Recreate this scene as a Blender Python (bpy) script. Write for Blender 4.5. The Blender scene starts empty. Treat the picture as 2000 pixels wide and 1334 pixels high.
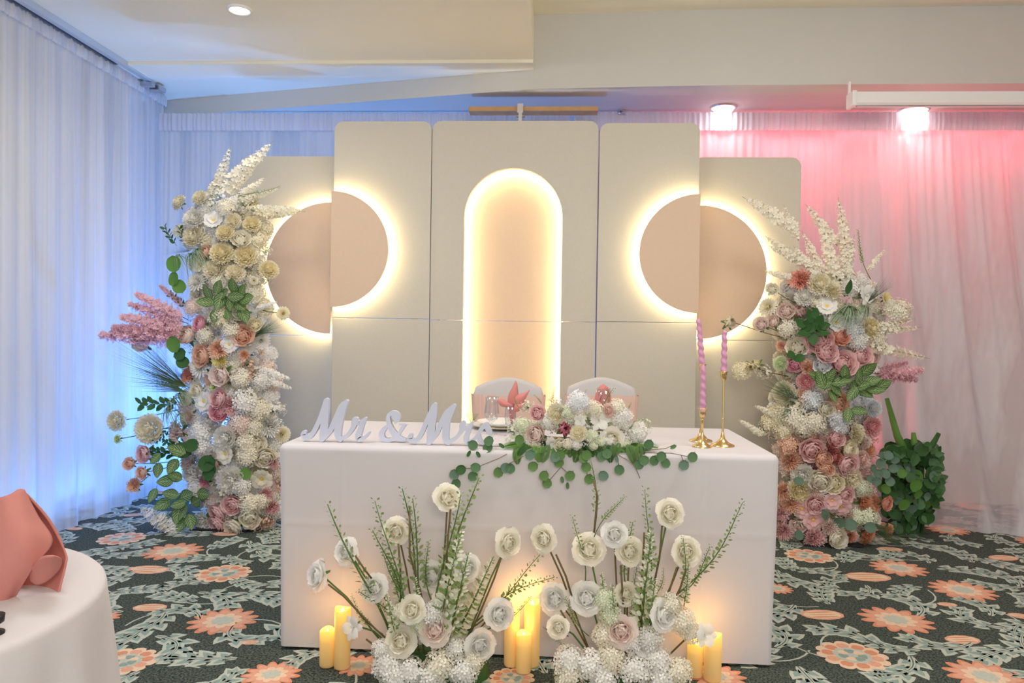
import bpy, math, random
from mathutils import Vector, Matrix, noise
random.seed(7)
R = math.radians
SC = bpy.context.scene
COL = SC.collection

# ---------------------------------------------------------------- camera
FPX = 1450.0
YAW, PITCH, ROLL = R(3.16), R(0.75), R(0.85)
CP = Vector((0, 0, 1.17))
fw = Vector((-math.sin(YAW)*math.cos(PITCH), math.cos(YAW)*math.cos(PITCH), -math.sin(PITCH)))
r0 = Vector((math.cos(YAW), math.sin(YAW), 0))
u0 = r0.cross(fw)
rt = r0*math.cos(ROLL) + u0*math.sin(ROLL)
up = u0*math.cos(ROLL) - r0*math.sin(ROLL)
cam = bpy.data.cameras.new('camera'); camo = bpy.data.objects.new('camera', cam); COL.objects.link(camo)
cam.sensor_width = 36; cam.lens = FPX/2000*36; cam.clip_start = 0.02
camo.matrix_world = Matrix(((rt.x, up.x, -fw.x, CP.x), (rt.y, up.y, -fw.y, CP.y), (rt.z, up.z, -fw.z, CP.z), (0, 0, 0, 1)))
SC.camera = camo

def at(px, py, Y):                       # photograph pixel -> point on the vertical plane y = Y
    d = fw*FPX + rt*(px-1000) - up*(py-667)
    return CP + d*(Y/d.y)
def atz(px, py, z=0.0):                  # photograph pixel -> point at height z
    d = fw*FPX + rt*(px-1000) - up*(py-667)
    return CP + d*((z-CP.z)/d.z)
def mpp(P): return (Vector(P)-CP).dot(fw)/FPX

# ---------------------------------------------------------------- world, light, exposure
SC.view_settings.view_transform = 'Standard'; SC.view_settings.look = 'None'
SC.view_settings.exposure = 0.12; SC.view_settings.gamma = 1.0; SC.view_settings.use_curve_mapping = False
w = bpy.data.worlds.new('world'); SC.world = w; w.use_nodes = True
w.node_tree.nodes['Background'].inputs[0].default_value = (0.88, 0.92, 1.0, 1)
w.node_tree.nodes['Background'].inputs[1].default_value = 0.80

def area(name, loc, aim, size, power, color, sizey=None, spread=180):
    l = bpy.data.lights.new(name, 'AREA'); l.energy = power; l.color = color; l.size = size
    if sizey: l.shape = 'RECTANGLE'; l.size_y = sizey
    else: l.shape = 'DISK'
    l.spread = R(spread)
    o = bpy.data.objects.new(name, l); COL.objects.link(o); o.location = loc
    o.rotation_euler = (Vector(aim)-Vector(loc)).to_track_quat('-Z', 'Y').to_euler(); return o
def spot(name, loc, aim, power, color, angle=90, blend=1.0, rad=0.05):
    l = bpy.data.lights.new(name, 'SPOT'); l.energy = power; l.color = color; l.spot_size = R(angle); l.spot_blend = blend; l.shadow_soft_size = rad
    o = bpy.data.objects.new(name, l); COL.objects.link(o); o.location = loc
    o.rotation_euler = (Vector(aim)-Vector(loc)).to_track_quat('-Z', 'Y').to_euler(); return o

WALLY, WALLX = 5.14, -2.79          # drape lines
area('fill_light_left', (-1.3, 2.3, 2.78), (-1.2, 2.9, 0), 1.0, 34, (1, .95, .90), 1.0)  # unseen fill lamp, added overhead to brighten the room
area('fill_light_right', (1.3, 2.2, 3.08), (1.1, 2.9, 0), 1.0, 37, (1, .95, .90), 1.0)  # its added right-hand partner, likewise out of view
area('ceiling_fill_uplight', (0.4, -1.2, 1.9), (0.3, 2.6, 3.0), 1.0, 38, (1, .90, .70), 0.5)  # no fixture here: added behind the camera to brighten the ceiling
# coloured wash bars lying on the floor behind the curtain, and uplighters behind the backdrop and the towers
BLUE = (0.12, 0.36, 1.0); RED = (1.0, 0.14, 0.17)
area('blue_wash_bar', (-1.5, 5.28, 0.06), (-1.5, 5.30, 2.6), 2.4, 48, BLUE, 0.08)
area('blue_wash_bar', (-2.92, 3.6, 0.06), (-2.92, 3.6, 2.6), 0.08, 10, BLUE, 2.8)
area('red_wash_bar', (2.2, 5.28, 2.60), (2.2, 5.34, 0.2), 2.8, 18, RED, 0.08)
spot('blue_uplight', (-2.05, 4.80, 0.10), (-2.5, 5.0, 2.3), 130, BLUE, 130)
spot('blue_uplight', (-0.9, 4.95, 0.10), (-0.9, 5.05, 2.6), 80, BLUE, 110)
spot('red_uplight', (1.15, 4.95, 0.10), (1.9, 5.10, 2.6), 34, RED, 80)
spot('red_uplight', (1.62, 4.90, 0.10), (2.9, 5.0, 2.6), 34, RED, 80)

# ---------------------------------------------------------------- materials
MATS = {}
def mat(name, base=(.8, .8, .8), rough=.6, metal=0, emis=None, estr=0, trans=0, transl=0, noise_amt=0, noise_scale=20, bump=0, bump_scale=200, spec=.3, sheen=0):
    if name in MATS: return MATS[name]
    m = bpy.data.materials.new(name); m.use_nodes = True; MATS[name] = m
    nt = m.node_tree; n = nt.nodes; b = n['Principled BSDF']
    b.inputs['Base Color'].default_value = (*base, 1); b.inputs['Roughness'].default_value = rough
    b.inputs['Metallic'].default_value = metal; b.inputs['Specular IOR Level'].default_value = spec
    if trans: b.inputs['Transmission Weight'].default_value = trans
    if sheen: b.inputs['Sheen Weight'].default_value = sheen
    if emis: b.inputs['Emission Color'].default_value = (*emis, 1); b.inputs['Emission Strength'].default_value = estr
    tc = n.new('ShaderNodeTexCoord')
    if noise_amt:
        nz = n.new('ShaderNodeTexNoise'); nz.inputs['Scale'].default_value = noise_scale; nz.inputs['Detail'].default_value = 4
        nt.links.new(tc.outputs['Object'], nz.inputs['Vector'])
        mr = n.new('ShaderNodeMapRange'); mr.inputs['To Min'].default_value = 1-noise_amt; mr.inputs['To Max'].default_value = 1+noise_amt
        nt.links.new(nz.outputs['Fac'], mr.inputs['Value'])
        mx = n.new('ShaderNodeMix'); mx.data_type = 'RGBA'; mx.blend_type = 'MULTIPLY'; mx.inputs[0].default_value = 1
        mx.inputs[6].default_value = (*base, 1); nt.links.new(mr.outputs[0], mx.inputs[7]); nt.links.new(mx.outputs[2], b.inputs['Base Color'])
    if bump:
        nb = n.new('ShaderNodeTexNoise'); nb.inputs['Scale'].default_value = bump_scale
        nt.links.new(tc.outputs['Object'], nb.inputs['Vector'])
        bp = n.new('ShaderNodeBump'); bp.inputs['Strength'].default_value = bump; bp.inputs['Distance'].default_value = .002
        nt.links.new(nb.outputs['Fac'], bp.inputs['Height']); nt.links.new(bp.outputs[0], b.inputs['Normal'])
    if transl:
        t = n.new('ShaderNodeBsdfTranslucent'); t.inputs[0].default_value = (*base, 1)
        ms = n.new('ShaderNodeMixShader'); ms.inputs[0].default_value = transl
        out = n['Material Output']; nt.links.new(b.outputs[0], ms.inputs[1]); nt.links.new(t.outputs[0], ms.inputs[2]); nt.links.new(ms.outputs[0], out.inputs[0])
    return m

def petal_mat(name, inner, outer, transl=.3):
    """petal colour deepens towards the heart of the flower (attribute 'tint': 0 heart, 1 rim)"""
    if name in MATS: return MATS[name]
    m = mat(name, outer, rough=.75, transl=transl, spec=.15)
    nt = m.node_tree; n = nt.nodes
    a = n.new('ShaderNodeAttribute'); a.attribute_name = 'tint'
    mx = n.new('ShaderNodeMix'); mx.data_type = 'RGBA'; mx.inputs[6].default_value = (*inner, 1); mx.inputs[7].default_value = (*outer, 1)
    nt.links.new(a.outputs['Fac'], mx.inputs[0])
    nt.links.new(mx.outputs[2], n['Principled BSDF'].inputs['Base Color'])
    for q in n:
        if q.type == 'BSDF_TRANSLUCENT': nt.links.new(mx.outputs[2], q.inputs[0])
    return m

def sheer_mat(name, base, opac_face, opac_edge, swing=.22, fq=9):
    m = bpy.data.materials.new(name); m.use_nodes = True; MATS[name] = m
    nt = m.node_tree; n = nt.nodes; n.clear()
    out = n.new('ShaderNodeOutputMaterial'); d = n.new('ShaderNodeBsdfDiffuse'); t = n.new('ShaderNodeBsdfTranslucent'); tr = n.new('ShaderNodeBsdfTransparent')
    d.inputs[0].default_value = (*base, 1); t.inputs[0].default_value = (*base, 1)
    m1 = n.new('ShaderNodeMixShader'); m1.inputs[0].default_value = .35
    nt.links.new(d.outputs[0], m1.inputs[1]); nt.links.new(t.outputs[0], m1.inputs[2])
    lw = n.new('ShaderNodeLayerWeight'); lw.inputs[0].default_value = .5
    mr = n.new('ShaderNodeMapRange'); mr.inputs['To Min'].default_value = opac_face; mr.inputs['To Max'].default_value = opac_edge
    nt.links.new(lw.outputs['Facing'], mr.inputs['Value'])
    tc = n.new('ShaderNodeTexCoord'); mp = n.new('ShaderNodeMapping'); mp.inputs['Scale'].default_value = (fq, fq, .025)
    nz = n.new('ShaderNodeTexNoise'); nz.inputs['Scale'].default_value = 1.0; nz.inputs['Detail'].default_value = 3
    nt.links.new(tc.outputs['Object'], mp.inputs[0]); nt.links.new(mp.outputs[0], nz.inputs['Vector'])
    mr2 = n.new('ShaderNodeMapRange'); mr2.inputs['From Min'].default_value = .40; mr2.inputs['From Max'].default_value = .60
    mr2.inputs['To Min'].default_value = -swing; mr2.inputs['To Max'].default_value = swing*.8
    nt.links.new(nz.outputs['Fac'], mr2.inputs['Value'])
    ad = n.new('ShaderNodeMath'); ad.operation = 'ADD'; ad.use_clamp = True
    nt.links.new(mr.outputs[0], ad.inputs[0]); nt.links.new(mr2.outputs[0], ad.inputs[1])
    m2 = n.new('ShaderNodeMixShader'); nt.links.new(ad.outputs[0], m2.inputs[0])
    nt.links.new(tr.outputs[0], m2.inputs[1]); nt.links.new(m1.outputs[0], m2.inputs[2]); nt.links.new(m2.outputs[0], out.inputs[0])
    return m

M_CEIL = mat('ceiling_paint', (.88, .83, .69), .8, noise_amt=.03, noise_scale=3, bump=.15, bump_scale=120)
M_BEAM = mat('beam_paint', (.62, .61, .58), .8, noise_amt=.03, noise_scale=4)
M_WALL = mat('wall_paint', (.8, .78, .76), .8, noise_amt=.03, noise_scale=3)
M_PANEL = mat('panel_fabric_cream', (.60, .565, .49), .8, noise_amt=.04, noise_scale=60, bump=.25, bump_scale=500)
M_BEIGE = mat('panel_fabric_beige', (.74, .56, .42), .8, noise_amt=.04, noise_scale=60, bump=.25, bump_scale=500)
M_LED = mat('warm_led', (1, .9, .6), .5, emis=(1, .84, .46), estr=30)
M_CLOTH = mat('table_linen', (.66, .63, .66), .8, noise_amt=.015, noise_scale=8, bump=.12, bump_scale=300, sheen=.2)
M_SHEER = sheer_mat('sheer_voile', (.74, .74, .78), .80, .99, .28, 5)
M_SHEER_L = sheer_mat('sheer_voile_left', (.80, .83, .9), .78, .98)
M_HEAD = mat('voile_header', (.80, .80, .88), .8, transl=.3)
M_ALU = mat('track_aluminium', (.62, .70, .80), .35, metal=.8)
M_DARK = mat('dark_slot', (.05, .06, .09), .6)
M_WHITE = mat('white_plastic', (.85, .85, .84), .4)
M_LAMP = mat('lamp_glass', (1, 1, 1), .3, emis=(1, .97, .92), estr=9)
M_WOOD = mat('pine_board', (.50, .30, .15), .6, noise_amt=.25, noise_scale=14)
M_STEEL = mat('steel', (.6, .6, .62), .3, metal=1)
M_CHAIRCOVER = mat('chair_cover_white', (.60, .58, .58), .75, sheen=.3, noise_amt=.02)
M_SASH = mat('sash_blush', (.80, .56, .48), .5, sheen=.3, transl=.1)
M_NAPKIN = mat('napkin_coral', (.70, .25, .23), .6, sheen=.3, transl=.1)
M_NAPKIN_B = mat('napkin_dusty_pink', (.66, .27, .24), .75, transl=.15, bump=.2, bump_scale=400)
M_GOLD = mat('polished_gold', (.83, .62, .28), .22, metal=1)
M_PINKCANDLE = mat('orchid_pink_wax', (.72, .36, .55), .45, transl=.15)
M_LETTER = mat('white_painted_wood', (.60, .63, .76), .55)
def thin_glass():
    m = bpy.data.materials.new('clear_glass'); m.use_nodes = True; nt = m.node_tree; n = nt.nodes; n.clear()
    out = n.new('ShaderNodeOutputMaterial'); tr = n.new('ShaderNodeBsdfTransparent'); gl = n.new('ShaderNodeBsdfGlossy'); gl.inputs['Roughness'].default_value = .03
    tr.inputs[0].default_value = (.96, .97, .98, 1); lw = n.new('ShaderNodeLayerWeight'); lw.inputs[0].default_value = .25
    mr = n.new('ShaderNodeMapRange'); mr.inputs['To Min'].default_value = .06; mr.inputs['To Max'].default_value = .7
    ms = n.new('ShaderNodeMixShader'); nt.links.new(lw.outputs['Facing'], mr.inputs['Value']); nt.links.new(mr.outputs[0], ms.inputs[0])
    nt.links.new(tr.outputs[0], ms.inputs[1]); nt.links.new(gl.outputs[0], ms.inputs[2]); nt.links.new(ms.outputs[0], out.inputs[0]); return m
M_GLASS = thin_glass()
M_CHINA = mat('china_white', (.85, .84, .82), .25)
M_STEM = mat('stem_green', (.10, .19, .05), .6)
M_BROWN = mat('stem_brown', (.16, .12, .05), .7)
M_LEAF = mat('leaf_dark_green', (.045, .13, .035), .5, transl=.2, noise_amt=.3, noise_scale=30)
M_LEAFB = mat('leaf_bright_green', (.12, .27, .05), .5, transl=.25)
M_EUC = mat('eucalyptus_green', (.10, .20, .09), .6, transl=.2, noise_amt=.3, noise_scale=12)
M_EUC3 = mat('eucalyptus_fresh_green', (.12, .23, .07), .6, transl=.2, noise_amt=.25, noise_scale=12)
M_EUC2 = mat('eucalyptus_grey_green', (.13, .22, .16), .6, transl=.2, noise_amt=.2, noise_scale=12)
M_SPRIG = mat('sprig_green', (.30, .40, .16), .6, transl=.25)
M_SPIDER = mat('spider_grass_green', (.30, .42, .26), .5, transl=.2)
M_NEEDLE = mat('needle_grass_green', (.10, .18, .09), .6)
M_FERN = mat('fern_green', (.16, .34, .07), .5, transl=.25)
M_FOAM = mat('moss_core', (.62, .62, .48), .9, noise_amt=.2)
M_BLACK = mat('black_plastic', (.02, .02, .025), .4)
M_BRANCH = mat('twig_brown', (.22, .14, .09), .7)
M_YEL = mat('stamen_yellow', (.75, .55, .10), .7)

def variegated():
    m = mat('leaf_variegated', (.16, .30, .08), .5, transl=.2)
    nt = m.node_tree; n = nt.nodes
    uv = n.new('ShaderNodeUVMap'); uv.uv_map = 'UVMap'
    sp = n.new('ShaderNodeSeparateXYZ'); nt.links.new(uv.outputs[0], sp.inputs[0])
    def mth(op, a, b=None, v=None):
        q = n.new('ShaderNodeMath'); q.operation = op; nt.links.new(a, q.inputs[0])
        if b is not None: nt.links.new(b, q.inputs[1])
        elif v is not None: q.inputs[1].default_value = v
        return q.outputs[0]
    x = mth('SUBTRACT', sp.outputs[0], v=.5); x = mth('ABSOLUTE', x)
    t = mth('SUBTRACT', sp.outputs[1], mth('MULTIPLY', x, v=.9))
    t = mth('MULTIPLY', t, v=38); t = mth('SINE', t)
    t = mth('GREATER_THAN', t, v=.15)
    mid = mth('LESS_THAN', x, v=.04); t = mth('MAXIMUM', t, mid)
    edge = mth('LESS_THAN', x, v=.40); t = mth('MULTIPLY', t, edge)
    mx = n.new('ShaderNodeMix'); mx.data_type = 'RGBA'; nt.links.new(t, mx.inputs[0])
    mx.inputs[6].default_value = (.05, .13, .035, 1); mx.inputs[7].default_value = (.32, .42, .19, 1)
    nt.links.new(mx.outputs[2], n['Principled BSDF'].inputs['Base Color'])
    return m
M_VAR = variegated()

P = {}
P['white'] = petal_mat('petal_white', (.94, .92, .84), (.95, .94, .92))
P['cream'] = petal_mat('petal_cream', (.94, .86, .62), (.95, .92, .82))
P['ivory'] = petal_mat('petal_ivory', (.93, .82, .50), (.94, .89, .72))
P['blush'] = petal_mat('petal_blush', (.92, .62, .56), (.95, .84, .78))
P['pink'] = petal_mat('petal_pink', (.86, .36, .40), (.94, .70, .70))
P['deep'] = petal_mat('petal_deep_pink', (.78, .16, .28), (.92, .55, .62))
P['peach'] = petal_mat('petal_peach', (.90, .44, .26), (.94, .68, .54))
P['coral'] = petal_mat('petal_coral', (.78, .26, .18), (.90, .50, .40))
P['orange'] = petal_mat('petal_orange', (.80, .30, .14), (.90, .50, .32))
P['rust'] = petal_mat('petal_dusty_red', (.42, .09, .09), (.66, .27, .24))
P['lilac'] = petal_mat('petal_cool_white', (.86, .89, .92), (.91, .93, .96))
P['astil'] = petal_mat('petal_astilbe_pink', (.93, .56, .64), (.96, .70, .76))
P['lime'] = petal_mat('petal_lime', (.60, .72, .22), (.84, .90, .58))
P['yellow'] = petal_mat('petal_yellow', (.85, .70, .16), (.93, .88, .52))
P['greenwhite'] = petal_mat('petal_green_white', (.68, .80, .46), (.90, .93, .78))
CNAME = dict(white='white', cream='cream', ivory='ivory', blush='blush', pink='pink', deep='deep pink', peach='peach', coral='coral', orange='orange', rust='dusty red', lilac='cool white', astil='candy pink', lime='lime green', yellow='pale yellow', greenwhite='greenish white')

# ---------------------------------------------------------------- mesh helpers
class MB:
    def __init__(s): s.v = []; s.f = []; s.m = []; s.t = []; s.uv = {}
    def add(s, vs, fs, mi=0, tint=None, M=None, uvs=None):
        o = len(s.v)
        for i, p in enumerate(vs):
            p = Vector(p)
            if M is not None: p = M @ p
            s.v.append(p); s.t.append(1.0 if tint is None else (tint if isinstance(tint, (int, float)) else tint[i]))
            if uvs: s.uv[o+i] = uvs[i]
        for f in fs: s.f.append([o+k for k in f]); s.m.append(mi)
    def box(s, lo, hi, mi=0):
        x0, y0, z0 = lo; x1, y1, z1 = hi
        s.add([(x0,y0,z0),(x1,y0,z0),(x1,y1,z0),(x0,y1,z0),(x0,y0,z1),(x1,y0,z1),(x1,y1,z1),(x0,y1,z1)],
              [(0,3,2,1),(4,5,6,7),(0,1,5,4),(1,2,6,5),(2,3,7,6),(3,0,4,7)], mi)
    def grid(s, fn, nu, nv, mi=0, tint=None, uv=False, closeu=False, M=None):
        vs = []; ts = []; us = []
        for j in range(nv+1):
            for i in range(nu+(0 if closeu else 1)):
                u, v = i/nu, j/nv
                vs.append(fn(u, v)); ts.append(tint(u, v) if callable(tint) else (1 if tint is None else tint)); us.append((u, v))
        W = nu if closeu else nu+1
        fs = []
        for j in range(nv):
            for i in range(nu):
                a = j*W+i; b = j*W+(i+1) % W; fs.append((a, b, b+W, a+W))
        s.add(vs, fs, mi, ts, M, us if uv else None)
    def lathe(s, prof, n=20, mi=0, c=(0, 0, 0), M=None, tw=None):
        c = Vector(c)
        def fn(u, v):
            k = v*(len(prof)-1); i = min(int(k), len(prof)-2); f = k-i
            r = prof[i][0]*(1-f)+prof[i+1][0]*f; z = prof[i][1]*(1-f)+prof[i+1][1]*f
            a = u*2*math.pi
            if tw: r *= tw(a, z)
            return c+Vector((r*math.cos(a), r*math.sin(a), z))
        s.grid(fn, n, len(prof)-1, mi, closeu=True, M=M)
    def tube(s, pts, r, n=6, mi=0, r2=None, tint=None):
        pts = [Vector(p) for p in pts]; N = len(pts); vs = []; r2 = r if r2 is None else r2
        for i, p in enumerate(pts):
            d = (pts[min(i+1, N-1)]-pts[max(i-1, 0)]).normalized()
            a = d.cross(Vector((.13, .97, .2))).normalized(); b = d.cross(a)
            rr = r+(r2-r)*i/(N-1)
            for k in range(n):
                an = 2*math.pi*k/n; vs.append(p+a*math.cos(an)*rr+b*math.sin(an)*rr)
        fs = [(i*n+k, i*n+(k+1) % n, (i+1)*n+(k+1) % n, (i+1)*n+k) for i in range(N-1) for k in range(n)]
        fs += [tuple(range(n))[::-1], tuple((N-1)*n+k for k in range(n))]
        s.add(vs, fs, mi, tint)
    def prism(s, outline, y0, y1, mi=0, tf=None):
        """outline in (x,z), extruded from y0 (front) to y1"""
        n = len(outline); vs = [(x, y0, z) for x, z in outline]+[(x, y1, z) for x, z in outline]
        if tf: vs = [tf(v) for v in vs]
        fs = [tuple(range(n)), tuple(range(2*n-1, n-1, -1))]+[(i, i+n, (i+1) % n+n, (i+1) % n) for i in range(n)]
        s.add(vs, fs, mi)
    def mesh(s, name, mats, smooth=True):
        me = bpy.data.meshes.new(name)
        me.from_pydata([tuple(v) for v in s.v], [], s.f)
        for m in mats: me.materials.append(m)
        me.polygons.foreach_set('material_index', s.m)
        me.polygons.foreach_set('use_smooth', [smooth]*len(s.f))
        a = me.attributes.new('tint', 'FLOAT', 'POINT'); a.data.foreach_set('value', s.t)
        if s.uv:
            ul = me.uv_layers.new(name='UVMap')
            for l in me.loops: ul.data[l.index].uv = s.uv.get(l.vertex_index, (0, 0))
        me.update(); return me
    def build(s, name, mats, parent=None, smooth=True, origin=None, **kw):
        if origin is not None:
            o_ = Vector(origin); s.v = [v-o_ for v in s.v]
        if not isinstance(mats, (list, tuple)): mats = [mats]
        me = s.mesh(name, mats, smooth); ob = bpy.data.objects.new(name, me); COL.objects.link(ob)
        if origin is not None: ob.location = origin
        if parent is not None:
            ob.parent = parent
            if origin is not None: ob.location = Vector(origin)-parent_loc(parent)
            else: ob.location = -parent_loc(parent)
        for k, val in kw.items(): ob[k] = val
        return ob
def parent_loc(p):
    L = Vector(p.location)
    while p.parent is not None: p = p.parent; L = L+Vector(p.location)
    return L
def tag(o, label, cat, group=None):
    o['label'] = label; o['category'] = cat
    if group: o['group'] = group
    return o
def thing(name, label, cat, loc=(0, 0, 0), group=None):
    o = bpy.data.objects.new(name, None); COL.objects.link(o); o.location = loc; o.empty_display_size = .1
    return tag(o, label, cat, group)
def bevel(o, w, seg=2, ang=40):
    m = o.modifiers.new('bevel', 'BEVEL'); m.width = w; m.segments = seg; m.limit_method = 'ANGLE'; m.angle_limit = R(ang); return o
def rrect(x0, z0, x1, z1, rtl, rtr, n=8):
    pts = [(x0, z0), (x1, z0)]
    for k in range(n+1):
        a = k/n*math.pi/2; pts.append((x1-rtr+rtr*math.cos(a), z1-rtr+rtr*math.sin(a)))
    for k in range(n+1):
        a = math.pi/2+k/n*math.pi/2; pts.append((x0+rtl+rtl*math.cos(a), z1-rtl+rtl*math.sin(a)))
    return pts

# ---------------------------------------------------------------- room shell
ZLOW = 2.83; ZB = 2.69; ZHI = 3.15; XE = at(1043, 60, 4.66).x
XR = 3.75; YF = -1.6; YB = 5.42
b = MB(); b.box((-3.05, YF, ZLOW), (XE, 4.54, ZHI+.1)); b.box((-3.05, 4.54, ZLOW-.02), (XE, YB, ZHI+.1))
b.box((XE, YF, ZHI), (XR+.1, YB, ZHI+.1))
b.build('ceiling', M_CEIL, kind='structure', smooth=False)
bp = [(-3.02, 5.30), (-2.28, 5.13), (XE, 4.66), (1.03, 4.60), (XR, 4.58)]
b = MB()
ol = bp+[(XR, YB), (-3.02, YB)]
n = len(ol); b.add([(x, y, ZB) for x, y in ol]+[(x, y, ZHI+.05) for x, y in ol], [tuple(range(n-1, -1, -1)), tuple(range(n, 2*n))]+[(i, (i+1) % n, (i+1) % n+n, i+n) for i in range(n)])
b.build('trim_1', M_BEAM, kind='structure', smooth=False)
b = MB(); b.box((-3.15, YB, 0), (XR+.1, YB+.1, ZHI)); b.build('wall_back', M_WALL, kind='structure', smooth=False)
b = MB(); b.box((-3.15, YF, 0), (-3.05, YB, ZHI)); b.build('wall_left', M_WALL, kind='structure', smooth=False)
b = MB(); b.box((XR, YF, 0), (XR+.1, YB, ZHI)); b.build('wall_right', M_WALL, kind='structure', smooth=False)

# ---------------------------------------------------------------- carpet with printed motifs
def carpet():
    m0 = mat('carpet_ground', (.035, .045, .042), .95, spec=.1)
    nt = m0.node_tree; n = nt.nodes; tc = n.new('ShaderNodeTexCoord'); nz = n.new('ShaderNodeTexNoise'); nz.inputs['Scale'].default_value = 130; nz.inputs['Detail'].default_value = 3
    cr = n.new('ShaderNodeValToRGB'); cr.color_ramp.elements[0].position = .35; cr.color_ramp.elements[0].color = (.018, .026, .026, 1)
    cr.color_ramp.elements[1].position = .68; cr.color_ramp.elements[1].color = (.13, .155, .13, 1)
    nt.links.new(tc.outputs['Object'], nz.inputs['Vector']); nt.links.new(nz.outputs['Fac'], cr.inputs[0]); nt.links.new(cr.outputs[0], n['Principled BSDF'].inputs['Base Color'])
    cols = [m0]
    for nm, c in (('pale', (.50, .54, .47)), ('teal', (.27, .36, .33)), ('cream', (.78, .58, .42)), ('orange', (.68, .29, .18)), ('rib', (.10, .15, .14)), ('salmon', (.72, .38, .27))):
        cols.append(mat('carpet_'+nm, c, .95, noise_amt=.14, noise_scale=90, spec=.1))
    PALE, TEAL, CREAM, ORANGE, RIB, SALM = 1, 2, 3, 4, 5, 6
    b = MB()
    nx, ny = 60, 60
    b.grid(lambda u, v: Vector((-3.1+u*(XR+3.1), YF+v*(YB-YF), 0)), nx, ny, 0)
    rng = random.Random(3)
    lift = [0]
    def poly(pts, c, a, sx, z, mi):
        ca, sa = math.cos(a), math.sin(a); cx, cy = c
        vs = [(cx+sx*(x*ca-y*sa), cy+sx*(x*sa+y*ca), z) for x, y in pts]
        # fan from the centroid keeps concave petals clean
        mx = sum(v[0] for v in vs)/len(vs); my = sum(v[1] for v in vs)/len(vs)
        b.add([(mx, my, z)]+vs, [(0, i+1, (i+1) % len(vs)+1) for i in range(len(vs))], mi)
    def strip(pts, ws, z, mi):
        vs = []
        for i, p in enumerate(pts):
            q = Vector(pts[min(i+1, len(pts)-1)])-Vector(pts[max(i-1, 0)]); q = Vector((-q.y, q.x)).normalized()*ws[i]
            vs += [(p[0]+q.x, p[1]+q.y, z), (p[0]-q.x, p[1]-q.y, z)]
        b.add(vs, [(2*i, 2*i+1, 2*i+3, 2*i+2) for i in range(len(pts)-1)], mi)
    def lobed(N, r, depth, ph=0, sharp=1.0, sq=1):
        out = []
        for k in range(N*6):
            a = 2*math.pi*k/(N*6); q = abs(math.sin(N*a/2+ph))**sharp
            rr = r*(1-depth+depth*q); out.append((rr*math.cos(a), sq*rr*math.sin(a)))
        return out
    def mum(c, s, a):
        poly(lobed(12, .5, .16, sharp=.5), c, a, s, .0012, CREAM)
        for k in range(10):
            an = k*.628+a; rr = .33; poly(lobed(2, .11, .3, sq=.8), (c[0]+s*rr*math.cos(an), c[1]+s*rr*math.sin(an)), an, s, .0016, ORANGE if k % 3 else SALM)
        poly(lobed(9, .27, .2, sharp=.5), c, a, s, .0020, PALE)
        for k in range(7):
            an = k*.9+a; rr = .14; poly(lobed(3, .075, .3), (c[0]+s*rr*math.cos(an), c[1]+s*rr*math.sin(an)), an, s, .0024, CREAM if k % 2 else TEAL)
    def star(c, s, a):
        poly(lobed(13, .52, .28, sharp=1.1), c, a, s, .0012, ORANGE)
        poly(lobed(13, .44, .26, sharp=1.1), c, a, s, .0016, SALM)
        poly(lobed(9, .29, .25, sharp=.8), c, a, s, .0020, CREAM)
        poly(lobed(8, .17, .25, sharp=.6), c, a, s, .0024, PALE)
    def bud(c, s, a):
        poly(lobed(2, .5, 0, sq=.62), c, a, s, .0012, SALM)
        poly(lobed(5, .44, .08, sq=.56), c, a, s, .0016, CREAM)
        for k in (-1, 0, 1):
            dx = k*.14; off = (c[0]-s*dx*math.sin(a), c[1]+s*dx*math.cos(a))
            poly(lobed(2, .32, 0, sq=.10), off, a, s, .0020, ORANGE if k else SALM)
    def leaf(c, s, a, bend):
        ca, sa = math.cos(a), math.sin(a)
        def spine(t):
            x = (t-.5); y = bend*(t-.5)**2*1.6
            return (c[0]+s*(x*ca-y*sa), c[1]+s*(x*sa+y*ca))
        def tang(t):
            p, q = spine(max(0, t-.02)), spine(min(1, t+.02)); d = Vector((q[0]-p[0], q[1]-p[1])).normalized(); return d
        for lay, (k, z, mi) in enumerate(((1, .0008, PALE), (.62, .0011, TEAL))):
            for sd in (-1, 1):
                n_ = 4
                for j in range(n_):
                    t = .12+.72*j/(n_-1); p = spine(t); d = tang(t); nn = Vector((-d.y, d.x))*sd
                    L = s*.33*math.sin(math.pi*(.22+.62*t))*(1 if lay == 0 else .76)
                    dirv = (nn*.80+d*.66).normalized(); sdv = Vector((-dirv.y, dirv.x))
                    W = s*.125*(1 if lay == 0 else .55)
                    pp = Vector(p)
                    tip = pp+dirv*L
                    vs = [pp-d*W*.9, pp+dirv*L*.45-sdv*W*1.0*sd, pp+dirv*L*.80-sdv*W*.78*sd, tip+dirv*W*.55-sdv*W*.35*sd, pp+dirv*L*.85+sdv*W*.45*sd, pp+dirv*L*.45+sdv*W*.9*sd, pp+d*W*.9]
                    if sd < 0: pass
                    mc = sum(vs, Vector((0, 0)))/7
                    fan = [(0, i+1, (i+1) % 7+1) for i in range(7)]
                    if sd < 0: fan = [f[::-1] for f in fan]
                    b.add([(v.x, v.y, z+(.00004*j)) for v in [mc]+vs], fan, mi)
            tb = [i/8*.9+.02 for i in range(9)]
            strip([spine(t) for t in tb], [s*(.10 if lay == 0 else .045)*math.sin(math.pi*(.12+.76*t))+.001 for t in tb], z-.00008, mi)
            tp = Vector(spine(1)); d = tang(1); nn = Vector((-d.y, d.x)); q = Vector(spine(.8))
            W = s*.14*(1 if lay == 0 else .45); e = tp+d*s*.06*(1 if lay == 0 else .3)
            b.add([(v.x, v.y, z) for v in (q-nn*W*.8, q+(tp-q)*.5-nn*W, e, q+(tp-q)*.5+nn*W, q+nn*W*.8)], [tuple(range(5))], mi)
        ts = [i/8 for i in range(9)]
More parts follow.
